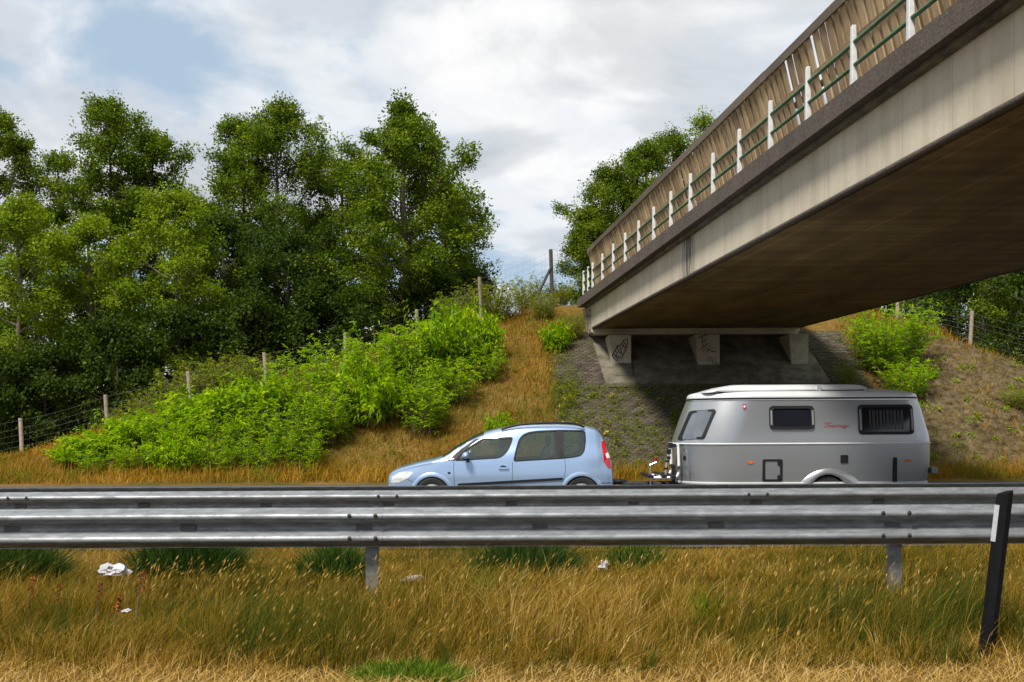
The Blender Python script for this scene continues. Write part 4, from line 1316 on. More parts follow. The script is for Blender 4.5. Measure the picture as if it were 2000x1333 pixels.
# red script on the near flank
def T_map(p): return V_(1150 + p[0] * 166, 362 - p[1] * 28)
def arc(cx, cy, rx_, ry_, a0, a1, n=9): return [(cx + rx_ * math.cos(math.radians(a)), cy + ry_ * math.sin(math.radians(a))) for a in np.linspace(a0, a1, n)]
script = [[(0.03, .80), (.06, 1.0), (.20, .98), (.36, 1.0)], [(.21, .98), (.15, .40), (.10, .06), (.02, .10)],
          arc(.25, .22, .045, .22, 90, 450), [(.29, .34), (.36, .42)], [(.37, .44), (.345, .08), (.38, .0), (.43, .40), (.435, .06), (.47, .04)],
          [(.49, .42), (.475, .02)], [(.483, .24), (.53, .46), (.57, .40)], [(.60, .42), (.585, .04), (.62, .02)], [(.607, .62), (.614, .68)],
          [(.655, .42), (.64, .02)], [(.645, .24), (.70, .44), (.715, .38), (.70, .04), (.745, .02)],
          arc(.815, .22, .05, .2, 60, 400), [(.865, .42), (.835, -.22), (.78, -.32), (.75, -.14), (.86, .02), (1.0, .34)]]
sv, sf = ribbon([[T_map(p) for p in dens(st, 3)] for st in script], 0.013)
b = MB(); b.add([(q.x, -(van_y(q.x, q.y) + 0.004), q.y) for q in sv], sf); b.build('red_lettering', M['red_print'], van)
# drawbar, jockey wheel with red crank and the folded cycle carrier
D = lambda u, v: ((1240 + u / 12.12 - 1322.0) / 106.0, (997 - (850 + v / 12.12)) / 106.0)
db = MB()
for s in (-1, 1): db.tube([(0.6, s * 0.45, 0.42), (-0.3, s * 0.10, 0.42), (-1.0, 0, 0.42)], 0.035, 8)
db.build('drawbar', M['trim_black'], van)
ch = MB(); ch.tube([(-1.22, 0, .44), (-1.0, 0, .46), (-.85, 0, .44)], [.05, .06, .04], 8); ch.build('coupling', M['trim_black'], van)
jw = MB(); p0, p1, p2 = D(440, 1190), D(440, 820), D(430, 780)
jw.tube([(p0[0], -.16, .25), (p1[0], -.16, p1[1])], 0.024, 8)
q3 = D(585, 710); jw.tube([(p1[0], -.16, p1[1]), (p2[0], -.16, p2[1]), (q3[0], -.16, q3[1])], [.014, .014, .014], 6)
jo = jw.build('jockey_stand', M['chrome'], van, sm=50)
k_ = D(570, 645); hb = MB(); hb.tube([(k_[0], -.16, k_[1] - .035), (k_[0], -.16, k_[1] + .03)], [.016, .038], 8); hb.build('crank_knob', M['red_plastic'], jo, sm=40)
jwheel = MB(); jwheel.tube([(p0[0], -.20, .12), (p0[0], -.12, .12)], .11, 14); jwheel.build('jockey_tyre', M['tyre'], jo, sm=40)
for s in (-0.52, 0.42):
    ct = MB()
    pl_ = [D(1000, 262), D(1030, 270), D(1042, 330), D(1052, 600), D(1055, 780), D(1050, 940), D(1030, 1010), D(985, 1055), D(930, 1070), D(340, 1066)]
    ct.tube([(x, s, z) for x, z in pl_], .026, 8); co = ct.build('carrier_tube', M['white_tube'], van, sm=60)
    bn = MB(); q = D(1050, 832); bn.tube([(q[0], s, q[1] - .012), (q[0], s, q[1] + .012)], .034, 8); bn.build('rubber_band', M['trim_black'], co)
arm = MB(); pa = [D(760, 1010), D(770, 860), D(790, 700), D(815, 560), D(850, 430), D(870, 350), D(960, 270)]
arm.tube([(x, -.42, z) for x, z in pa], .026, 8); ao = arm.build('folding_arm', M['chrome'], van, sm=60)
for (u, v, h_) in ((770, 850, .02), (830, 590, .03), (840, 440, .05), (880, 285, .05), (965, 290, .03), (800, 670, .02)):
    q = D(u, v); bx = MB(); bx.box(q[0] - .036, q[0] + .036, -.46, -.38, q[1] - h_, q[1] + h_); bx.build('clamp', M['trim_black'], ao, bevel=.008)
br = MB(); q0, q1 = D(950, 760), D(950, 1060); br.box(q0[0] - .03, q0[0] + .03, -.42, -.36, .40, q0[1]); br.build('support_strut', M['trim_black'], van)
for (u, v, r_) in ((380, 1020, .04), (690, 1010, .045), (905, 1030, .05)):
    q = D(u, v); tr_ = MB(); tr_.box(q[0] - .05, q[0] + .04, -.7, .6, q[1] - r_ * .8, q[1] + r_ * .5); tr_.build('cycle_channel', M['trim_black'], van, bevel=.01)
for v0 in (560, 760):
    q0, q1 = D(560, 1030 + (v0 - 560) * .2), D(900, 1075 + (v0 - 560) * .2); tb_ = MB(); tb_.tube([(q0[0], -.3, q0[1]), (q1[0], -.3, q1[1])], .018, 6); tb_.build('carrier_bar', M['chrome'], van)

# ------------------------------------------------------------------ wire fences with round timber posts
def stake(h, r, n=9, lean=0.0):
    b = MB(); rg = random.Random(int(h * 1000))
    b.tube([(0, 0, -0.3), (0.004, 0, h * 0.5), (lean, 0, h)], [r, r * 0.97, r * 0.93], n)
    return b
def wire_fence(name, label, pts, heights, radii, mats, leans, net_h=1.15):
    root = empty(name, (0, 0, 0), label, 'fence')
    tops = []
    for (X, Y), h, r, mt, ln in zip(pts, heights, radii, mats, leans):
        z = float(height(X, Y))
        stake(h, r).build('fence_post', M[mt], root, (X, Y, z), sm=40).rotation_euler = (0, math.radians(ln), 0)
        tops.append(Vector((X - 0.0, Y - r, z + h)))
    b = MB()
    nw = 7
    for i in range(len(tops) - 1):
        A, Bq = tops[i], tops[i + 1]
        L_ = (Bq - A).length
        sag = lambda t, k: -0.05 * 4 * t * (1 - t) * (1 + 0.3 * math.sin(k * 1.7 + i))
        for k in range(nw):
            dz = -0.06 - net_h * (k / (nw - 1)) ** 0.85
            b.tube([A.lerp(Bq, t) + Vector((0, 0.01 * math.sin(9 * t + k), dz + sag(t, k))) for t in np.linspace(0, 1, 7)], 0.003, 3, False)
        m_ = int(L_ / 0.24)
        for j in range(1, m_):
            t = j / m_ + 0.01 * math.sin(j * 3.3)
            tp = A.lerp(Bq, t)
            b.tube([tp + Vector((0.02 * math.sin(j), 0, -0.06 + sag(t, 0))), tp + Vector((0.03 * math.sin(j * 2.1), 0, -0.06 - net_h * 0.5 + sag(t, 3))), tp + Vector((0, 0, -0.06 - net_h + sag(t, 6)))], 0.002, 3, False)
    b.build('wire_netting', M['wire'], root)
    return root
def fence_at(px, Y): return ((px - 1000) * Y / F, Y)
FP = [(-125, 31.6), (43, 32.0), (210, 32.4), (372, 33.0), (521, 33.6), (675, 34.4), (816, 35.2), (941, 36.3), (1080, 37.6)]
fpts = [fence_at(*p) for p in FP]
fh = []
for (px, Y), ty in zip(FP, (835, 812, 785, 744, 703, 657, 604, 541, 488)):
    X = (px - 1000) * Y / F
    fh.append(max(1.2, CAM_H + (HORIZON - ty) * Y / F - float(height(X, Y))))
wf = wire_fence('wire_fence', 'wire netting fence on grey timber posts climbing the left bank behind the bushes', fpts, fh,
           [0.065] * 8 + [0.075], ['post_wood'] * 8 + ['post_dark'], [-2, -2.3, -3, -3.3, -3.5, 0, -0.7, -1.8, -1.3])
# strut of the corner post and the stretch of netting that runs on to the bridge
X, Y = fpts[-1]; zt_ = float(height(X, Y)) + fh[-1]
b = MB(); b.tube([(X - 0.02, Y - .05, zt_ - 0.62), (X - 0.62, Y - .15, zt_ - 1.85)], 0.05, 8); b.build('corner_strut', M['post_dark'], wf, sm=40)
b = MB()
for k in range(6):
    b.tube([(X, Y, zt_ + 0.02 - k * 0.2), (X + 0.5, Y + .2, zt_ - 0.05 - k * 0.2), (X + 0.75, Y + .3, zt_ - 0.35 - k * .22)], 0.004, 3, False)
for k in range(4):
    b.tube([(X + .18 + k * .17, Y + .1, zt_ + 0.0 - k * .05), (X + .30 + k * .17, Y + .1, zt_ - 1.1)], 0.004, 3, False)
b.build('loose_netting', M['wire'], wf)
RP = [(1752, 38.2), (1895, 35.6), (2050, 34.0)]
rpts = [fence_at(*p) for p in RP]
rh = []
for (px, Y), ty in zip(RP, (575, 612, 650)):
    X = (px - 1000) * Y / F
    rh.append(max(1.2, CAM_H + (HORIZON - ty) * Y / F - float(height(X, Y))))
wire_fence('wire_fence', 'wire netting fence with one leaning timber post on the right bank below the dark trees', rpts, rh, [0.07] * 3, ['post_wood'] * 3, [2, 3.5, 1])

# ------------------------------------------------------------------ foliage
def leaf_quads(P, size, rng, aspect=0.55, up=0.35, dirs=None, droop=0.0, nb=None):
    """one bent rhombic leaf at every point"""
    n = len(P)
    L_ = size * rng.uniform(0.65, 1.25, n)
    if dirs is None:
        d = rng.normal(size=(n, 3))
    else:
        d = dirs + rng.normal(size=(n, 3)) * 0.55
    d[:, 2] -= droop
    d /= np.linalg.norm(d, axis=1)[:, None] + 1e-9
    nn = rng.normal(size=(n, 3)); nn[:, 2] += up * 3
    if nb is not None:
        nn = nn * 0.42 + nb
    nn -= d * (nn * d).sum(1)[:, None]
    nn /= np.linalg.norm(nn, axis=1)[:, None] + 1e-9
    s = np.cross(d, nn)
    a = P; tip = P + d * L_[:, None]
    mid = P + d * (L_ * 0.45)[:, None]
    w = (L_ * aspect * 0.5)[:, None]
    lift = nn * (L_ * 0.10)[:, None]
    V = np.stack([a, mid + s * w + lift, tip - lift * 0.6, mid - s * w + lift], 1).reshape(-1, 3)
    Q = np.arange(n * 4).reshape(n, 4)
    return V, Q

def profile_oak(u):
    return np.clip((1 - u), 0, 1) ** 0.55 * (0.55 + 1.1 * u) / 0.78
def profile_round(u):
    return np.sqrt(np.clip(1 - (2 * u - 0.95) ** 2 * 0.95, 0.02, 1))
def profile_spire(u):
    return np.interp(u, [0, .25, .5, .66, .8, .88, .95, 1], [.78, 1, .82, .54, .27, .12, .05, .02])
def profile_full(u):
    return np.interp(u, [0, .3, .6, .8, .92, 1], [.7, 1, .95, .72, .42, .12])
def profile_cone(u):
    return np.clip(1.05 - u, 0.05, 1) ** 0.8

def make_tree(seed, H, cb, R, nb=34, nsec=7, per=30, leaf=0.12, prof=profile_oak, trunk_r=0.16, spread=0.175, lean=(0, 0), squash=1.0, fill=1.0):
    nb = int(nb * 0.62); nsec = int(nsec * 1.75)          # fewer, fuller boughs
    rng = np.random.default_rng(seed)
    tb = MB()
    zt = np.linspace(0, H * 0.97, 9)
    wob = np.cumsum(rng.normal(size=(9, 2)) * 0.05 * H / 10, axis=0); wob[0] = 0
    tx = wob[:, 0] + lean[0] * (zt / H) ** 1.5; ty = wob[:, 1] + lean[1] * (zt / H) ** 1.5
    tr = trunk_r * (1 - zt / H) ** 0.8 + 0.015; tr[0] *= 1.35
    tb.tube(list(zip(tx, ty, zt)), list(tr), 8)
    clumps, cdirs = [], []
    for i in range(nb):
        u = (i + rng.uniform(0, 1)) / nb
        z = (cb + (1 - cb) * u * 0.94) * H
        r = R * float(prof(u)) * rng.uniform(0.62, 1.18)
        az = i * 2.39996 + rng.uniform(-0.5, 0.5)
        el = math.radians(-2 + 58 * u ** 1.2 + rng.uniform(-12, 14))
        x0, y0 = np.interp(z, zt, tx), np.interp(z, zt, ty)
        d = np.array([math.cos(az) * math.cos(el), math.sin(az) * math.cos(el) * squash, math.sin(el)])
        p0 = np.array([x0, y0, z]); 
        bend = np.array([rng.normal() * .12, rng.normal() * .12, 0.18])
        q = [p0 + d * r * t + bend * r * t * t for t in (0, 0.35, 0.7, 1.0)]
        br = max(0.012, trunk_r * 0.36 * (1 - u) * min(1, r / R) + 0.012)
        tb.tube(q, [br, br * 0.75, br * 0.45, 0.008], 5, False)
        clumps.append(q[-1]); cdirs.append(d)
        ksec = max(3, int(nsec * fill * (0.5 + 0.6 * r / R)))
        for k in range(ksec):
            f = 0.42 + 0.60 * rng.random() ** 0.85
            s0 = q[0] + (q[-1] - q[0]) * f + bend * r * (f * f - f) * 0.5
            sd = d * 0.6 + rng.normal(size=3) * np.array([.85, .85, .42]); sd /= np.linalg.norm(sd)
            sl_ = (0.20 + 0.30 * r * (1.15 - f)) * rng.uniform(0.5, 1.75) + 0.12
            s1 = s0 + sd * sl_ * 0.55 + np.array([0, 0, 0.03]); s2 = s0 + sd * sl_
            tb.tube([s0, s1, s2], [br * 0.35 + .006, .008, .004], 3, False)
            for t_ in (0.55, 1.0):
                clumps.append(s0 + sd * sl_ * t_ + rng.normal(size=3) * 0.08); cdirs.append(sd)
    top = np.array([tx[-1], ty[-1], H * 0.97])
    for k in range(8):
        clumps.append(top + rng.normal(size=3) * np.array([.12, .12, .28]) - np.array([0, 0, .15])); cdirs.append(np.array([0, 0, 1.0]))
    clumps = np.array(clumps); cdirs = np.array(cdirs)
    cnt = rng.poisson(per * 1.45 * rng.uniform(0.35, 1.6, len(clumps)))
    ci = np.repeat(np.arange(len(clumps)), cnt)
    off = np.clip(rng.normal(size=(len(ci), 3)), -1.5, 1.5) * spread * rng.uniform(0.6, 1.25, len(clumps))[ci][:, None] * np.array([1, 1, 0.72])
    P = clumps[ci] + off
    P[:, 2] = np.maximum(P[:, 2], 0.15)
    out = off / (np.linalg.norm(off, axis=1)[:, None] + 1e-6)
    axis_ = np.stack([np.interp(P[:, 2], zt, tx), np.interp(P[:, 2], zt, ty), P[:, 2]], -1)
    rad = (P - axis_); rad /= np.linalg.norm(rad, axis=1)[:, None] + 1e-6
    V, Q = leaf_quads(P, leaf, rng, 0.6, 0.0, out, 0.0, out * 0.75 + rad * 0.45 + np.array([0, 0, 0.45]))
    tone = np.clip(rng.beta(2.2, 2.6, len(P)) * 0.72 + rng.normal(size=len(clumps))[ci] * 0.11 + 0.12, 0, 1)
    tone = np.where(rng.random(len(P)) < 0.012, 1.0, tone)
    return tb.mesh('trunk', None, 60), np_mesh('crown', V, Q, None, tone)

def tree(name, label, px, Y, ty, R, mat, seed, cb=0.12, cat='tree', group='trees behind the left fence', bark='bark', zbase=None, share=None, rz=0.0, **kw):
    X = (px - 1000) * Y / F
    z = float(height(X, Y)) - 0.1 if zbase is None else zbase
    H = CAM_H + (HORIZON - ty) * Y / F - z
    root = empty(name, (X, Y, z), label, cat, group, rz)
    if share is None:
        tm, cm = make_tree(seed, H, cb, R, **kw)
        tm.materials.append(M[bark]); cm.materials.append(M[mat])
        sc = 1.0
    else:
        tm, cm, H0, R0 = share
        root.scale = (R / R0, R / R0, H / H0)
    link('trunk', tm, None, root); link('crown', cm, None, root)
    return tm, cm, H, R

# front row of the left wood
t_a = tree('oak_tree', 'tall dark oak cut off by the left edge of the picture', -15, 43, 188, 2.3, 'leaf_oak', 101, 0.2, nb=66, nsec=9, prof=profile_full)
t_b = tree('oak_tree', 'tallest oak of the left wood, bare dark trunk showing between its upper branches', 212, 44, 182, 2.4, 'leaf_oak', 102, 0.2, nb=70, nsec=9, per=28, prof=profile_full)
t_b2 = tree('oak_tree', 'rounded oak at the right shoulder of the tallest oak', 312, 45, 246, 2.1, 'leaf_oak', 103, 0.2, nb=60, nsec=9, prof=profile_round)
t_c = tree('oak_tree', 'broad twin-topped oak in the middle of the left wood', 535, 44, 200, 2.9, 'leaf_oak', 104, 0.14, nb=82, nsec=9, per=28, prof=profile_full)
t_c2 = tree('oak_tree', 'slimmer oak with a pointed top left of the twin-topped oak', 462, 45, 222, 2.1, 'leaf_oak', 105, 0.15, nb=60, nsec=9, per=26, prof=profile_full)
t_d = tree('oak_tree', 'large spreading oak with a pointed spire, nearest the viaduct', 785, 41, 195, 3.65, 'leaf_oak', 106, 0.12, nb=100, nsec=10, per=28, trunk_r=0.2, spread=0.185, prof=profile_spire)
t_e = tree('birch_tree', 'light green bushy tree at the far left, in front of the oaks', 40, 38, 395, 2.5, 'leaf_light', 107, 0.08, nb=46, per=28, prof=profile_round, bark='bark_pale')
t_f = tree('birch_tree', 'pointed light green tree standing before the gap between the oaks', 335, 38.5, 382, 2.0, 'leaf_light', 108, 0.08, nb=46, per=28, bark='bark_pale')
t_g = tree('birch_tree', 'low light green tree between the bushy far left tree and the pointed one', 175, 39, 425, 2.1, 'leaf_light', 109, 0.08, nb=42, per=28, prof=profile_round, bark='bark_pale')
t_h = tree('oak_tree', 'thin lacy oak in the dip beside the tallest oak', 112, 47, 288, 1.9, 'leaf_oak', 110, 0.2, nb=48, nsec=8, per=24)
t_i = tree('oak_tree', 'low leafy oak filling the dip left of the spreading oak', 672, 46, 318, 2.5, 'leaf_light', 111, 0.1, nb=44, prof=profile_round)
t_j = tree('oak_tree', 'rounded oak behind the right side of the spreading oak', 875, 45, 362, 1.9, 'leaf_oak', 112, 0.1, nb=44, prof=profile_round)
t_n = tree('oak_tree', 'dark oak with drooping foliage under the twin-topped oak', 560, 40, 470, 2.4, 'leaf_dark', 113, 0.08, nb=42, prof=profile_round)
tree('oak_tree', 'dark leafy tree under the dip beside the light green pointed tree', 440, 41.5, 430, 2.0, 'leaf_dark', 114, 0.08, nb=40, prof=profile_round)
# shaded back row and understorey
bk = [(-60, 52, 330, 2.8), (80, 53, 400, 2.6), (260, 54, 380, 2.8), (420, 52, 420, 2.8), (600, 53, 400, 2.8), (740, 54, 420, 2.6), (840, 55, 470, 2.3)]
names = ['behind the far left edge', 'behind the lacy oak', 'behind the pointed light green tree', 'behind the twin-topped oak', 'behind the low leafy oak', 'behind the spreading oak', 'behind the rounded right oak']
share = None
for i, ((px, Y, ty, R), nmx) in enumerate(zip(bk, names)):
    share_in = None if i in (0, 3) else share
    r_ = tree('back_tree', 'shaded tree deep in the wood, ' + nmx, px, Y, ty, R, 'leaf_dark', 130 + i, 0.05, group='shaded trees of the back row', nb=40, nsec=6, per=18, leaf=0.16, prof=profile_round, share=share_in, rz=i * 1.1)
    if share_in is None: share = r_
us = [(-40, 36, 700, 1.6), (90, 36.5, 690, 1.5), (230, 37, 640, 1.6), (350, 37.5, 610, 1.5), (470, 38, 600, 1.5), (610, 39, 560, 1.5), (700, 39, 590, 1.4), (860, 40, 545, 1.4), (915, 41, 545, 1.1)]
unm = ['at the left edge behind the fence', 'behind the second fence post', 'between the third and fourth fence posts', 'behind the fourth fence post', 'behind the fifth fence post', 'left of the spreading oak trunk', 'at the foot of the spreading oak', 'right of the spreading oak trunk', 'behind the fence post nearest the corner post']
us.append((185, 40, 640, 1.5)); unm.append('deep behind the third fence post'); us.append((20, 41, 660, 1.5)); unm.append('deep behind the second fence post, at the left')
us.append((1632, 41, 560, 1.3)); unm.append('beyond the viaduct, above the strip of brick paving')
share = None
for i, ((px, Y, ty, R), nmx) in enumerate(zip(us, unm)):
    share_in = None if i in (0, 4) else share
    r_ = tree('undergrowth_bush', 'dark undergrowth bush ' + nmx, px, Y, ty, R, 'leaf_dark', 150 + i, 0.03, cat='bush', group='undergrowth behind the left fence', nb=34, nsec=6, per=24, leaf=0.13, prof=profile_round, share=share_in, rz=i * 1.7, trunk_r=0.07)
    if share_in is None: share = r_
# beyond the viaduct
tree('oak_tree', 'dark oak whose leafy edge shows left of the timber screen', 1158, 55, 415, 1.7, 'leaf_oak', 171, 0.02, group='trees beyond the viaduct', nb=64, per=26, nsec=9)
tree('oak_tree', 'middle oak rising behind the timber screen', 1255, 57, 292, 2.7, 'leaf_oak', 172, 0.06, group='trees beyond the viaduct', nb=72, per=26, nsec=9, prof=profile_round)
tree('oak_tree', 'oak filling the dip between the leafy edge and the middle oak behind the screen', 1205, 56, 338, 2.3, 'leaf_oak', 178, 0.04, group='trees beyond the viaduct', nb=64, per=26, nsec=9, prof=profile_round)
tree('oak_tree', 'oak hugging the timber screen just right of the middle oak', 1322, 58, 262, 2.5, 'leaf_oak', 179, 0.06, group='trees beyond the viaduct', nb=56, per=26, nsec=8, prof=profile_round)
tree('oak_tree', 'light oak with its top just above the timber screen', 1375, 58, 228, 2.6, 'leaf_light', 173, 0.1, group='trees beyond the viaduct', nb=48, per=22)
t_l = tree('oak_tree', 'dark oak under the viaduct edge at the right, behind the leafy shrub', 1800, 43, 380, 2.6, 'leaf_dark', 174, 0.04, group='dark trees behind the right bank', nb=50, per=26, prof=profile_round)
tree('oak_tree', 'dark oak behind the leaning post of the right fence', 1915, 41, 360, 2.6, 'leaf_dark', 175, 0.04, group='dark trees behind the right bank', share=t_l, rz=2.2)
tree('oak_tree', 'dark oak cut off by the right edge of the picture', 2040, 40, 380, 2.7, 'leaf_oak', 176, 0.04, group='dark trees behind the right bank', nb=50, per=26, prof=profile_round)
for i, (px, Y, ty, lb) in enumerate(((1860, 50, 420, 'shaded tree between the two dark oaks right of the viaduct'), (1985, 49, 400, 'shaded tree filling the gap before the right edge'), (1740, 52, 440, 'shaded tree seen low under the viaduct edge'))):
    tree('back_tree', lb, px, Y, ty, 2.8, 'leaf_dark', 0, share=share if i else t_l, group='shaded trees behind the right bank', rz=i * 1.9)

# ------------------------------------------------------------------ leafy shrubs on the banks
def make_shrub(seed, H, R, stems=46, per=58, leaf=0.13, aspect=0.32):
    rng = np.random.default_rng(seed)
    tb = MB(); P, Dr, tones = [], [], []
    for i in range(stems):
        az = rng.uniform(0, 2 * math.pi); rr = math.sqrt(rng.uniform(0, 1))
        base = np.array([math.cos(az) * rr * R * 0.45, math.sin(az) * rr * R * 0.45, 0.0])
        L_ = H * rng.uniform(0.75, 1.35) * (1 - 0.25 * rr)
        out = np.array([math.cos(az), math.sin(az), 0]) * R * rng.uniform(0.3, 0.75) * (0.3 + rr)
        q = [base + out * t ** 1.4 + np.array([rng.normal() * .04, rng.normal() * .04, L_ * (t - 0.16 * t * t)]) for t in (0, .33, .66, 1.0)]
        tb.tube(q, [0.014, 0.011, 0.008, 0.003], 4, False)
        # side shoots carrying the leaves
        nsh = 8
        for k in range(nsh):
            f = 0.06 + 0.94 * (k + rng.uniform(0, 1)) / nsh
            j = min(int(f * 3), 2); t = f * 3 - j
            s0 = q[j] * (1 - t) + q[j + 1] * t
            ax = q[j + 1] - q[j]; ax /= np.linalg.norm(ax)
            sd = rng.normal(size=3) * np.array([1, 1, .35]) + ax * 0.7 + np.array([math.cos(az), math.sin(az), 0]) * .4; sd /= np.linalg.norm(sd)
            sl_ = rng.uniform(0.16, 0.42) * (1.25 - 0.5 * f)
            n = max(5, int(per / nsh))
            tt = np.linspace(0.15, 1.0, n)
            pts = s0 + sd * (tt * sl_)[:, None]; pts[:, 2] -= 0.10 * tt ** 2 * sl_
            side = np.cross(sd, np.array([0, 0, 1.0])); side /= np.linalg.norm(side) + 1e-6
            alt = np.where(np.arange(n) % 2 == 0, 1.0, -1.0)
            P.append(pts); Dr.append(side * alt[:, None] * 0.9 + sd * 0.6)
            tones.append(np.full(n, rng.normal() * 0.13))
    P = np.concatenate(P); Dr = np.concatenate(Dr); tn = np.concatenate(tones)
    Dr = Dr / np.linalg.norm(Dr, axis=1)[:, None]
    P[:, 2] = np.maximum(P[:, 2], 0.04)
    V, Q = leaf_quads(P, leaf, rng, aspect, 0.6, Dr * 1.4, 0.28)
    tone = np.clip(rng.beta(2.5, 2.5, len(P)) * 0.8 + tn + 0.18, 0, 1)
    return tb.mesh('stems', None, 60), np_mesh('foliage', V, Q, None, tone)

def shrub(name, label, px, Y, ty, R, mat, seed, group, share=None, rz=0.0, minh=0.5, **kw):
    X = (px - 1000) * Y / F; z = float(height(X, Y)) - 0.05
    H = max(minh, (CAM_H + (HORIZON - ty) * Y / F - z) * 1.04 + (0.42 if group == G1 else 0.1))
    root = empty(name, (X, Y, z), label, 'shrub', group, rz)
    if share is None:
        tm, cm = make_shrub(seed, H, R, **kw); tm.materials.append(M['bark_pale']); cm.materials.append(M[mat])
    else:
        tm, cm, H0, R0 = share; root.scale = (R / R0, R / R0, H / H0)
    link('stems', tm, None, root); link('foliage', cm, None, root)
    return tm, cm, H, R
G1 = 'bright green shrubs on the left bank'
sh = [
 (150, 30.1, 893, 0.7, 'smallest bright green shrub, outermost at the left end of the shrub bank'),
 (200, 30.4, 868, 0.85, 'small bright green shrub at the left end of the shrub bank'),
 (268, 30.8, 836, 0.95, 'bright green shrub second from the left end of the shrub bank'),
 (335, 30.3, 826, 1.0, 'bright green shrub in the front row below the fourth fence post'),
 (385, 31.3, 796, 1.05, 'bright green shrub hiding the foot of the fourth fence post'),
 (445, 30.4, 812, 1.05, 'bright green shrub in the front row, left of the fifth fence post'),
 (500, 31.5, 770, 1.1, 'bright green shrub hiding the foot of the fifth fence post'),
 (560, 30.4, 800, 1.05, 'bright green shrub low in the front, below the fifth fence post'),
 (588, 31.7, 716, 1.15, 'tall bright green shrub between the fifth and sixth fence posts'),
 (640, 30.8, 780, 0.95, 'bright green shrub at the foot of the tall shrub, edge of the dry grass'),
 (655, 32.5, 680, 1.15, 'tall bright green shrub hiding the foot of the sixth fence post'),
 (735, 32.6, 668, 1.15, 'tall bright green shrub just right of the sixth fence post'),
 (715, 31.6, 748, 1.0, 'bright green shrub in the middle of the shrub bank'),
 (800, 33.2, 652, 1.1, 'bright green shrub hiding the foot of the seventh fence post'),
 (795, 31.9, 740, 1.0, 'bright green shrub midway down, above the drooping one'),
 (825, 31.2, 775, 0.9, 'drooping dark-leaved shrub lowest on the bank, just left of the car'),
 (868, 33.6, 640, 1.0, 'bright green shrub right of the seventh fence post'),
 (880, 32.4, 718, 0.95, 'bright green shrub above the drooping one, near the dry grass'),
 (190, 29.5, 898, 0.6, 'low leafy fringe shrub at the verge, left end of the shrub bank'),
 (262, 29.4, 885, 0.65, 'low leafy fringe shrub at the verge, second from the left'),
 (345, 29.4, 880, 0.7, 'low leafy fringe shrub at the verge, third from the left'),
 (425, 29.4, 872, 0.7, 'low leafy fringe shrub at the verge, fourth from the left'),
 (505, 29.5, 868, 0.7, 'low leafy fringe shrub at the verge, fifth from the left'),
 (590, 29.7, 862, 0.65, 'low leafy fringe shrub at the verge, right end of the fringe'),
 (925, 34.4, 634, 0.85, 'yellowish green shrub in front of the fence post nearest the corner post'),
 (945, 33.6, 690, 0.75, 'small bright green shrub at the right end of the shrub bank'),
]
protos = []
for i, (px, Y, ty, R, lb) in enumerate(sh):
    if i in (0, 3, 7, 9):
        protos.append(shrub('leafy_shrub', lb, px, Y, ty, R, 'leaf_shrub', 200 + i, G1, stems=54))
    else:
        shrub('leafy_shrub', lb, px, Y, ty, R, 'leaf_shrub', 0, G1, protos[i % len(protos)], i * 1.31)
G2 = 'olive shrubs along the left fence'
ol = [(430, 34.4, 695, 1.2, 'olive green shrub behind the fence, left of the fifth fence post'), (372, 34.0, 716, 1.0, 'olive green shrub behind the fourth fence post'),
      (500, 35.0, 690, 1.0, 'olive green shrub behind the fifth fence post'), (255, 33.2, 795, 0.8, 'low olive shrub behind the fence, right of the third fence post'), (300, 33.6, 760, 0.8, 'olive shrub between the third and fourth fence posts'),
      (965, 37.2, 552, 1.1, 'yellow green shrub on the bank top beside the fence post nearest the corner post'), (900, 37.5, 575, 1.0, 'yellow green shrub behind the fence, under the spreading oak'), (1035, 38.6, 545, 0.8, 'leafy shrub on the skyline left of the corner post'), (1092, 38.5, 556, 0.6, 'leafy shrub at the foot of the corner post'),
      (545, 31.0, 905, 0.5, 'tuft of olive weeds in the dry grass before the shrub bank'), (505, 30.2, 895, 0.5, 'olive weed tuft at the front foot of the shrub bank'), (470, 29.9, 905, 0.5, 'yellowish weed tuft by the verge before the shrub bank')]
p2 = None
for i, (px, Y, ty, R, lb) in enumerate(ol):
    if i in (0, 5): p2 = shrub('olive_shrub', lb, px, Y, ty, R, 'leaf_olive', 240 + i, G2, stems=66, per=60, leaf=0.115)
    else: shrub('olive_shrub', lb, px, Y, ty, R, 'leaf_olive', 0, G2, p2, i * 0.9)
G3 = 'shrubs on the right bank'
shrub('leafy_shrub', 'large bright shrub at the top of the right bank beside the brick paving', 1738, 33.9, 603, 1.45, 'leaf_shrub', 260, G3, stems=130, per=72)
shrub('leafy_shrub', 'lower bright shrub just above the caravan roof', 1772, 32.6, 705, 0.9, 'leaf_shrub', 0, G3, protos[1], 0.7)
shrub('leafy_shrub', 'thin bright shrub on the brick paving right of the concrete slab', 1652, 32.9, 712, 0.35, 'leaf_olive', 0, G3, p2, 0.2)
shrub('leafy_shrub', 'small green shrub right of the lower bright shrub', 1815, 33.5, 745, 0.4, 'leaf_olive', 0, G3, p2, 2.2, 0.3)
shrub('leafy_shrub', 'dark green shrub cut off by the right edge on the right bank', 1995, 32.0, 765, 0.6, 'leaf_olive', 0, G3, p2, 1.2, 0.3)
G4 = 'young shrubs beside the abutment'
shrub('leafy_shrub', 'leafy sapling beside the wing wall of the abutment', 1118, 35.6, 612, 0.5, 'leaf_olive', 0, G4, p2, 0.4)
shrub('leafy_shrub', 'leafy sapling on the bank edge left of the wing wall', 1090, 35.0, 640, 0.45, 'leaf_shrub', 0, G4, protos[0], 0.9)
shrub('leafy_shrub', 'sapling on the bank top under the end of the timber screen', 1062, 36.8, 575, 0.5, 'leaf_olive', 0, G4, p2, 1.9)
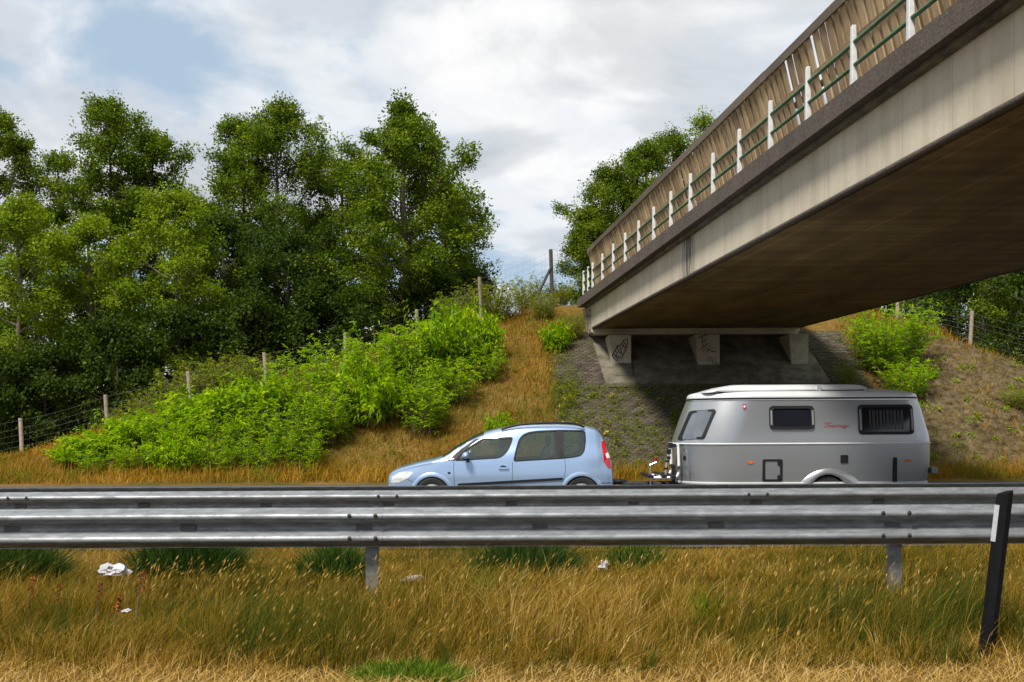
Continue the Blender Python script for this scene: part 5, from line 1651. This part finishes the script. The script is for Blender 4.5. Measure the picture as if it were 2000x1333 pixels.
shrub('leafy_shrub', 'small yellow green plant just above the car roof', 975, 30.6, 820, 0.4, 'leaf_shrub', 0, G4, protos[0], 2.9)

# ------------------------------------------------------------------ grasses
def blades(n, xy, hgt, wid, tone, lean, rng, curl=0.35, z=None, facing=0.6):
    x, y = xy
    zb = height(x, y) - 0.02 if z is None else z
    az = rng.uniform(-facing, facing, n) * math.pi / 2          # blade width mostly across the view
    wx, wy = np.cos(az) * wid * 0.5, np.sin(az) * wid * 0.5
    lx = lean[0] * hgt + rng.normal(size=n) * curl * hgt; ly = lean[1] * hgt + rng.normal(size=n) * curl * hgt
    b0 = np.stack([x - wx, y - wy, zb], -1); b1 = np.stack([x + wx, y + wy, zb], -1)
    mx, my, mz = x + lx * 0.38, y + ly * 0.38, zb + hgt * 0.60
    m0 = np.stack([mx - wx * .8, my - wy * .8, mz], -1); m1 = np.stack([mx + wx * .8, my + wy * .8, mz], -1)
    tp = np.stack([x + lx, y + ly, zb + hgt * (0.96 + 0 * x)], -1)
    V = np.stack([b0, b1, m1, m0, tp], 1).reshape(-1, 3)
    k = np.arange(n)[:, None] * 5
    return V, k + np.array([[0, 1, 2, 3]]), k + np.array([[3, 2, 4]]), tone
def grass_obj(name, sets, mat, label=None, cat=None, kind='stuff', parent=None, group=None):
    V, Q, T, to = [], [], [], []
    base = 0
    tq, tt = [], []
    for v, q, t, tn in sets:
        V.append(v); Q.append(q + base); T.append(t + base); tq.append(tn); tt.append(tn); base += len(v)
    me = np_mesh(name, np.concatenate(V), np.concatenate(Q), np.concatenate(T), np.concatenate(tq + tt))
    me.materials.append(mat)
    return tag(link(name, me, None, parent), label, cat, group, kind)
rng = np.random.default_rng(31)
def dry_tone(x, y, rng, green=0.0):
    t = -0.10 + 0.74 * vnoise(x, y, 1.1, 5) + 0.38 * vnoise(x, y, 0.4, 6) + rng.normal(size=len(x)) * 0.15 - green
    return np.clip(t, 0.02, 1)
sets = []
n = 70000                                      # short understorey of the turf
y = 5.75 + (rng.random(n) ** 1.2) * 5.8; x = rng.uniform(-0.60, 0.60, n) * (y + 0.5)
keep = rng.random(n) < (0.25 + 0.9 * vnoise(x, y, 0.6, 12)) * np.clip((y - 5.7) / 0.5, 0.08, 1); x, y = x[keep], y[keep]; n = len(x)
hh = (0.06 + 0.12 * vnoise(x, y, 0.6, 13)) * rng.uniform(0.5, 1.4, n)
sets.append(blades(n, (x, y), hh, rng.uniform(0.003, 0.007, n), dry_tone(x, y, rng), (0.2, 0.0), rng, 0.6))
# ragged tufts, each with its own height, lean and colour
nt_ = 3400
ty_ = 5.98 + rng.random(nt_) ** 1.25 * 4.5; tx_ = rng.uniform(-0.60, 0.60, nt_) * (ty_ + 0.5)
ty_ = np.where((np.abs(tx_ - 2.86) < 0.2) & (ty_ < 6.5), ty_ + 0.75, ty_)      # trodden spot round the marker post
tn0 = np.clip(-0.12 + 0.80 * vnoise(tx_, ty_, 0.9, 5) + 0.24 * vnoise(tx_, ty_, 0.35, 6) + rng.normal(size=nt_) * 0.20, 0.0, 0.97)
th0 = (0.13 + 0.34 * vnoise(tx_, ty_, 0.8, 13)) * rng.uniform(0.5, 1.35, nt_) * np.interp(ty_, [5.7, 6.1, 6.6, 7.2, 7.8, 12], [.35, .75, 1.0, .85, .48, .42])
tl0 = 0.25 + rng.normal(size=nt_) * 0.30; tr0 = rng.uniform(0.03, 0.11, nt_)
cnt = rng.integers(12, 46, nt_); ti = np.repeat(np.arange(nt_), cnt); n = len(ti)
aa = rng.uniform(0, 2 * math.pi, n); rr_ = np.sqrt(rng.random(n)) * tr0[ti]
x, y = tx_[ti] + np.cos(aa) * rr_, ty_[ti] + np.sin(aa) * rr_
sets.append(blades(n, (x, y), th0[ti] * rng.uniform(0.45, 1.2, n), rng.uniform(0.0026, 0.006, n), np.clip(tn0[ti] + rng.normal(size=n) * 0.12, 0.02, 1),
                   (tl0[ti] + np.cos(aa) * 0.28, np.sin(aa) * 0.2), rng, 0.2))
# fine stalks with pale seed heads
n = 3000
y = 5.9 + rng.random(n) * 2.6; x = rng.uniform(-0.6, 0.6, n) * (y + 0.5)
k_ = vnoise(x, y, 0.8, 15) > 0.42; x, y = x[k_], y[k_]; n = len(x)
hs = rng.uniform(0.25, 0.50, n) * np.interp(y, [5.7, 6.4, 7.2, 8.5], [.4, 1, .95, .6])
v, q, t, tn = blades(n, (x, y), hs, np.full(n, 0.0024), np.clip(rng.normal(0.68, 0.14, n), 0.3, 1), (0.36, 0), rng, 0.2)
sets.append((v, q, t, tn))
tips = v.reshape(-1, 5, 3)[:, 4]
mids = v.reshape(-1, 5, 3)[:, 3]
dv = (tips - mids); dv /= np.linalg.norm(dv, axis=1)[:, None]
hl = rng.uniform(0.03, 0.065, n)
p0 = tips - dv * (hl * 0.8)[:, None]
hv = np.stack([p0, p0 + dv * (hl * .45)[:, None] + np.array([.0045, 0, 0]), p0 + dv * (hl * .45)[:, None] - np.array([.0045, 0, 0]), p0 + dv * (hl * .8)[:, None], p0 + dv * hl[:, None]], 1)[:, [0, 1, 3, 2, 4]].reshape(-1, 3)
kk = np.arange(n)[:, None] * 5
sets.append((hv, kk + np.array([[0, 1, 2, 3]]), kk + np.array([[1, 4, 2]]), np.clip(rng.normal(0.72, 0.14, n), 0.4, 1)))
# short straw litter at the road edge
n = 22000
y = 5.2 + rng.random(n) * 1.15; x = rng.uniform(-0.62, 0.62, n) * (y + .5)
sets.append(blades(n, (x, y), rng.uniform(0.03, 0.10, n), rng.uniform(.003, .007, n), np.clip(rng.normal(.9, .12, n), .2, 1), (0.5, 0), rng, 1.2))
grass_obj('median_grass', sets, M['grass'], 'long dry golden grass covering the median strip in the foreground', 'grass')

# green clumps on the median
def clump(name, label, px, py, Y, rx_, H, n, mat, group, tone_c=0.4, lean=0.1):
    X = (px - 1000) * Y / F
    g_ = np.random.default_rng(int(px * 7 + py))
    a = g_.uniform(0, 2 * math.pi, n); r = np.sqrt(g_.random(n)) * rx_
    x, y = X + np.cos(a) * r, Y + np.sin(a) * r * 0.6
    h = H * g_.uniform(0.25, 1.15, n) * (1 - 0.5 * (r / rx_) ** 2)
    v, q, t, tn = blades(n, (x, y), h, g_.uniform(.005, .010, n), np.clip(g_.normal(tone_c, .28, n), 0, 1), (lean, 0), g_, 0.34)
    fan = np.repeat(((x - X) * 0.30), 5).reshape(-1, 5); v = v.reshape(-1, 5, 3)
    v[:, 2:4, 0] += fan[:, 2:4] * 0.5; v[:, 4, 0] += fan[:, 4]
    zb = float(height(X, Y))
    root = empty(name, (X, Y, zb), label, 'grass clump', group)
    me = np_mesh('blades', v.reshape(-1, 3) - np.array([X, Y, zb]), q, t, np.concatenate([tn, tn])); me.materials.append(M[mat])
    link('blades', me, None, root)
GC = 'dark green clumps under the crash barriers'
clump('grass_clump', 'dark green clump at the left edge under the crash barrier', 20, 1120, 8.9, 0.42, 0.52, 3000, 'grass_green', GC)
clump('grass_clump', 'largest dark green clump, right of the white bag under the crash barrier', 362, 1110, 9.0, 0.42, 0.60, 3800, 'grass_green', GC, 0.3)
clump('grass_clump', 'dark green clump just left of the front barrier post', 650, 1115, 8.9, 0.28, 0.42, 1700, 'grass_green', GC, 0.5)
clump('grass_clump', 'dark green clump in the middle, right of the white bottle', 1025, 1110, 9.1, 0.42, 0.50, 2800, 'grass_green', GC, 0.4)
clump('grass_clump', 'small lighter green clump right of the middle dark clump', 1235, 1090, 9.4, 0.26, 0.4, 700, 'grass_green', GC, 0.75)
clump('grass_clump', 'bright green grass tuft at the bottom edge of the picture', 800, 1325, 5.85, 0.32, 0.13, 2600, 'tuft', 'bright green tufts', 0.35, 0.05)
clump('grass_clump', 'thin yellow green tuft in the tall grass right of centre', 1375, 1250, 6.9, 0.10, 0.40, 160, 'tuft', 'bright green tufts', 0.6)
clump('grass_clump', 'thin green tuft left of the yellow green one', 930, 1190, 7.4, 0.13, 0.45, 180, 'tuft', 'bright green tufts', 0.5)

# far verge and bank grass
sets = []
n = 70000
y = 27.6 + rng.random(n) * 10.5; x = rng.uniform(-0.6, 0.6, n) * y
keep = ~((x > 1.5 + 0.0 * y) & (x < 11.4)) | (y < 29.7)
keep &= ~((x > 11.4) & (y > 29.4) & (rng.random(n) < 0.66 - 0.62 * np.clip((y - 34.3) / 1.2, 0, 1)))
x, y = x[keep], y[keep]; n = len(x)
tn = np.clip(0.0 + 0.54 * vnoise(x, y, 1.7, 41) + 0.38 * vnoise(x, y, 0.5, 42) + rng.normal(size=n) * 0.15, 0, 1)
hh = (0.16 + 0.24 * vnoise(x, y, 1.1, 43)) * rng.uniform(.5, 1.4, n)
sets.append(blades(n, (x, y), hh, rng.uniform(.012, .024, n), tn, (0.12, 0), rng, 0.45))
n = 6000     # taller pale stalks on the skyline and verge
y = np.concatenate((28.0 + rng.random(3000) * 1.8, 35.5 + rng.random(3000) * 3.0)); x = rng.uniform(-.6, .6, n) * y
keep = ~((x > 1.9) & (x < 11.4) & (y > 29.4)); x, y = x[keep], y[keep]; n = len(x)
sets.append(blades(n, (x, y), rng.uniform(.3, .62, n), np.full(n, .012), np.clip(rng.normal(.72, .14, n), 0, 1), (0.1, 0), rng, 0.25))
grass_obj('bank_grass', sets, M['grass_bank'], 'orange dry grass on the far verge and embankment', 'grass')

# weeds on the paving and on the stony bank
def weeds(name, label, spots, mat, seed, leaf=0.10, flowers=False):
    g_ = np.random.default_rng(seed); P, Dr = [], []
    fl = []
    for (X, Y, h, z) in spots:
        k = int(14 + h * 50)
        t = g_.random(k); a = g_.uniform(0, 2 * math.pi, k); r = 0.05 + 0.45 * g_.random(k)
        P.append(np.stack([X + np.cos(a) * r * h * 1.1, Y + np.sin(a) * r * h, z + t * h], -1)); Dr.append(np.stack([np.cos(a), np.sin(a), 0.4 + 0 * a], -1))
        if flowers and g_.random() < 0.45: fl.append((X + g_.normal() * .05, Y - .05, z + h * 1.02))
    P = np.concatenate(P); Dr = np.concatenate(Dr)
    V, Q = leaf_quads(P, leaf, g_, 0.4, 0.5, Dr * 1.2)
    me = np_mesh(name, V, Q, None, np.clip(g_.normal(.5, .22, len(P)), 0, 1)); me.materials.append(M[mat])
    tag(link(name, me), label, 'weeds', None, 'stuff')
    return fl
g_ = np.random.default_rng(77)
sp_ = []
for i in range(560):
    x_ = 1.5 + 9.6 * g_.random() ** 1.8; t_ = g_.random() * 4.6
    y_ = 29.55 + t_ * ca
    if y_ > 33.0 and 2.9 < x_ < 10.4: continue
    sp_.append((x_, y_, g_.uniform(.05, .34) * (1 if g_.random() < .6 else .5), front_slope(y_) + .03))
for i in range(60):
    y_ = 29.7 + g_.random() * 6.2; x_ = 1.3 + g_.random() * 0.8
    sp_.append((x_, y_, g_.uniform(.25, .6), front_slope(y_)))
fl = weeds('paving_weeds', 'green weeds growing between the bricks of the paved slope', sp_, 'leaf_olive', 5, 0.075, True)
mb_q = []; g2 = np.random.default_rng(8)
P = np.concatenate([np.array(f) + g2.normal(size=(14, 3)) * np.array([.055, .04, .025]) for f in fl[:16]])
V, Q = leaf_quads(P, 0.055, g2, 0.9, 0.8); me = np_mesh('ragwort_flowers', V, Q, None, g2.random(len(P))); me.materials.append(M['flower'])
tag(link('ragwort_flowers', me), 'small yellow ragwort flower heads scattered over the paved slope', 'flowers', None, 'stuff')
sp_ = []
for i in range(48):
    x_ = g_.uniform(11.8, 18.5); y_ = g_.uniform(29.6, 34.6); sp_.append((x_, y_, g_.uniform(.08, .28), float(height(x_, y_)) + .03))
weeds('bank_weeds', 'yellow green weeds dotted over the stony right bank', sp_, 'leaf_shrub', 6, 0.11)
g3_ = np.random.default_rng(19); sp_ = []
for i in range(170):
    y_ = g3_.uniform(28.6, 36.5); x_ = g3_.uniform(-16, 1.3)
    sp_.append((x_, y_, g3_.uniform(.08, .34), float(height(x_, y_))))
weeds('verge_weeds', 'olive weeds dotted through the dry grass of the left bank', sp_, 'leaf_olive', 7, 0.085)
# clods and stones of the right bank
g_ = np.random.default_rng(9); n = 9000
x = g_.uniform(11.7, 21, n); y = g_.uniform(29.3, 35.6, n); s = g_.gamma(2.0, 0.016, n) + 0.012
z = height(x, y) + 0.045
base_v = np.array([(-1, -.7, -.5), (1, -.8, -.5), (.9, .8, -.5), (-.9, .9, -.5), (-.5, -.5, .6), (.6, -.4, .5), (.4, .5, .55), (-.5, .4, .45)])
V = np.stack([x, y, z], -1)[:, None, :] + (base_v[None] * g_.uniform(.7, 1.3, (n, 8, 3))) * s[:, None, None]
fc = np.array([(4, 5, 6, 7), (0, 1, 5, 4), (1, 2, 6, 5), (2, 3, 7, 6), (3, 0, 4, 7)])
Q = (np.arange(n)[:, None, None] * 8 + fc[None]).reshape(-1, 4)
me = np_mesh('clods', V.reshape(-1, 3), Q); me.materials.append(M['soil'])
tag(link('clods', me), 'brown clods and stones on the right bank', 'stones', None, 'stuff')

# ------------------------------------------------------------------ rust red dock plants in the foreground
def dock(label, px, py, Y, H, seed):
    g_ = np.random.default_rng(seed); X = (px - 1000) * Y / F; z = float(height(X, Y))
    root = empty('dock_plant', (X, Y, z), label, 'weed', 'rust red dock plants in the foreground')
    tb = MB(); tb.tube([(0, 0, 0), (.03, 0, H * .6), (.06, 0, H)], [.006, .005, .003], 5)
    tb.build('stalk', M['bark_pale'], root)
    k = 60; t = .6 + .4 * g_.random(k); a = g_.uniform(0, 6.28, k); r = .035 * (1.2 - t)
    P = np.stack([.06 * t + np.cos(a) * r, np.sin(a) * r, t * H], -1)
    V, Q = leaf_quads(P, .018, g_, .9, .2); me = np_mesh('seed_spike', V, Q, None, g_.random(k)); me.materials.append(M['dock'])
    link('seed_spike', me, None, root)
dock('rust red dock plant at the far left of the foreground grass', 48, 1170, 7.0, .36, 1)
dock('rust red dock plant, tallest of those in the left foreground', 262, 1160, 7.1, .40, 2)
dock('rust red dock plant left of the tallest one', 180, 1180, 6.9, .34, 3)
dock('rust red dock plant lowest in the left foreground', 215, 1195, 6.7, .30, 4)
dock('small rust red dock plant beside the far left one', 100, 1180, 6.9, .32, 5)

# ------------------------------------------------------------------ litter
M['litter'] = simple('white plastic litter', (0.42, 0.42, 0.44), 0.5, 0, 0.12, 12)
M['litter_blue'] = simple('bluish label', (0.32, 0.34, 0.55), 0.5, 0, 0.1, 12)
def crumple(name, label, loc, sx, sy, sz, seed, cat):
    bm = bmesh.new(); bmesh.ops.create_icosphere(bm, subdivisions=3, radius=1.0)
    g_ = np.random.default_rng(seed); ax = g_.normal(size=(7, 3)); ph = g_.uniform(0, 6, 7)
    for v in bm.verts:
        d = 1 + sum(0.13 * math.sin(4.2 * float(np.dot(a, v.co)) + p) for a, p in zip(ax, ph))
        v.co = Vector((v.co.x * sx * d, v.co.y * sy * d, max(v.co.z * d, -0.35) * sz))
    me = bpy.data.meshes.new(name); bm.to_mesh(me); bm.free(); smooth(me, 25)
    o = link(name, me, M['litter'], None, loc); tag(o, label, cat, 'white litter under the crash barriers')
    return o
X = (220 - 1000) * 8.7 / F
crumple('plastic_bag', 'crumpled white plastic bag under the crash barrier at the left', (X, 8.7, float(height(X, 8.7)) + 0.13), 0.12, 0.09, 0.06, 3, 'bag')
X = (1177 - 1000) * 8.9 / F
crumple('paper_scrap', 'small white scrap of paper right of the middle clump', (X, 8.9, float(height(X, 8.9)) + 0.12), 0.035, 0.03, 0.055, 4, 'litter')
X = (245 - 1000) * 6.9 / F
crumple('paper_scrap', 'tiny pale scrap low among the dock plants', (X, 6.9, float(height(X, 6.9)) + 0.16), 0.03, 0.02, 0.012, 5, 'litter')
X = (805 - 1000) * 8.3 / F; zb = float(height(X, 8.3)) + 0.10
bo = empty('plastic_bottle', (X, 8.3, zb), 'white plastic bottle lying in the grass right of the front barrier post', 'bottle', 'white litter under the crash barriers')
bo.rotation_euler = (0, math.radians(-9), 0)
b = MB(); b.tube([(-.065, 0, 0), (-.06, 0, 0), (.04, 0, 0), (.065, 0, 0), (.085, 0, 0), (.09, 0, 0)], [.018, .03, .031, .027, .016, .012], 14); b.build('bottle_body', M['litter'], bo, sm=40)
b = MB(); b.tube([(-.05, 0, 0), (-.02, 0, 0)], .0325, 14); b.build('bottle_label', M['litter_blue'], bo, sm=40)
b = MB(); b.tube([(-.10, 0, 0), (-.066, 0, 0)], [.012, .015], 10); b.build('bottle_cap', M['litter'], bo, sm=40)
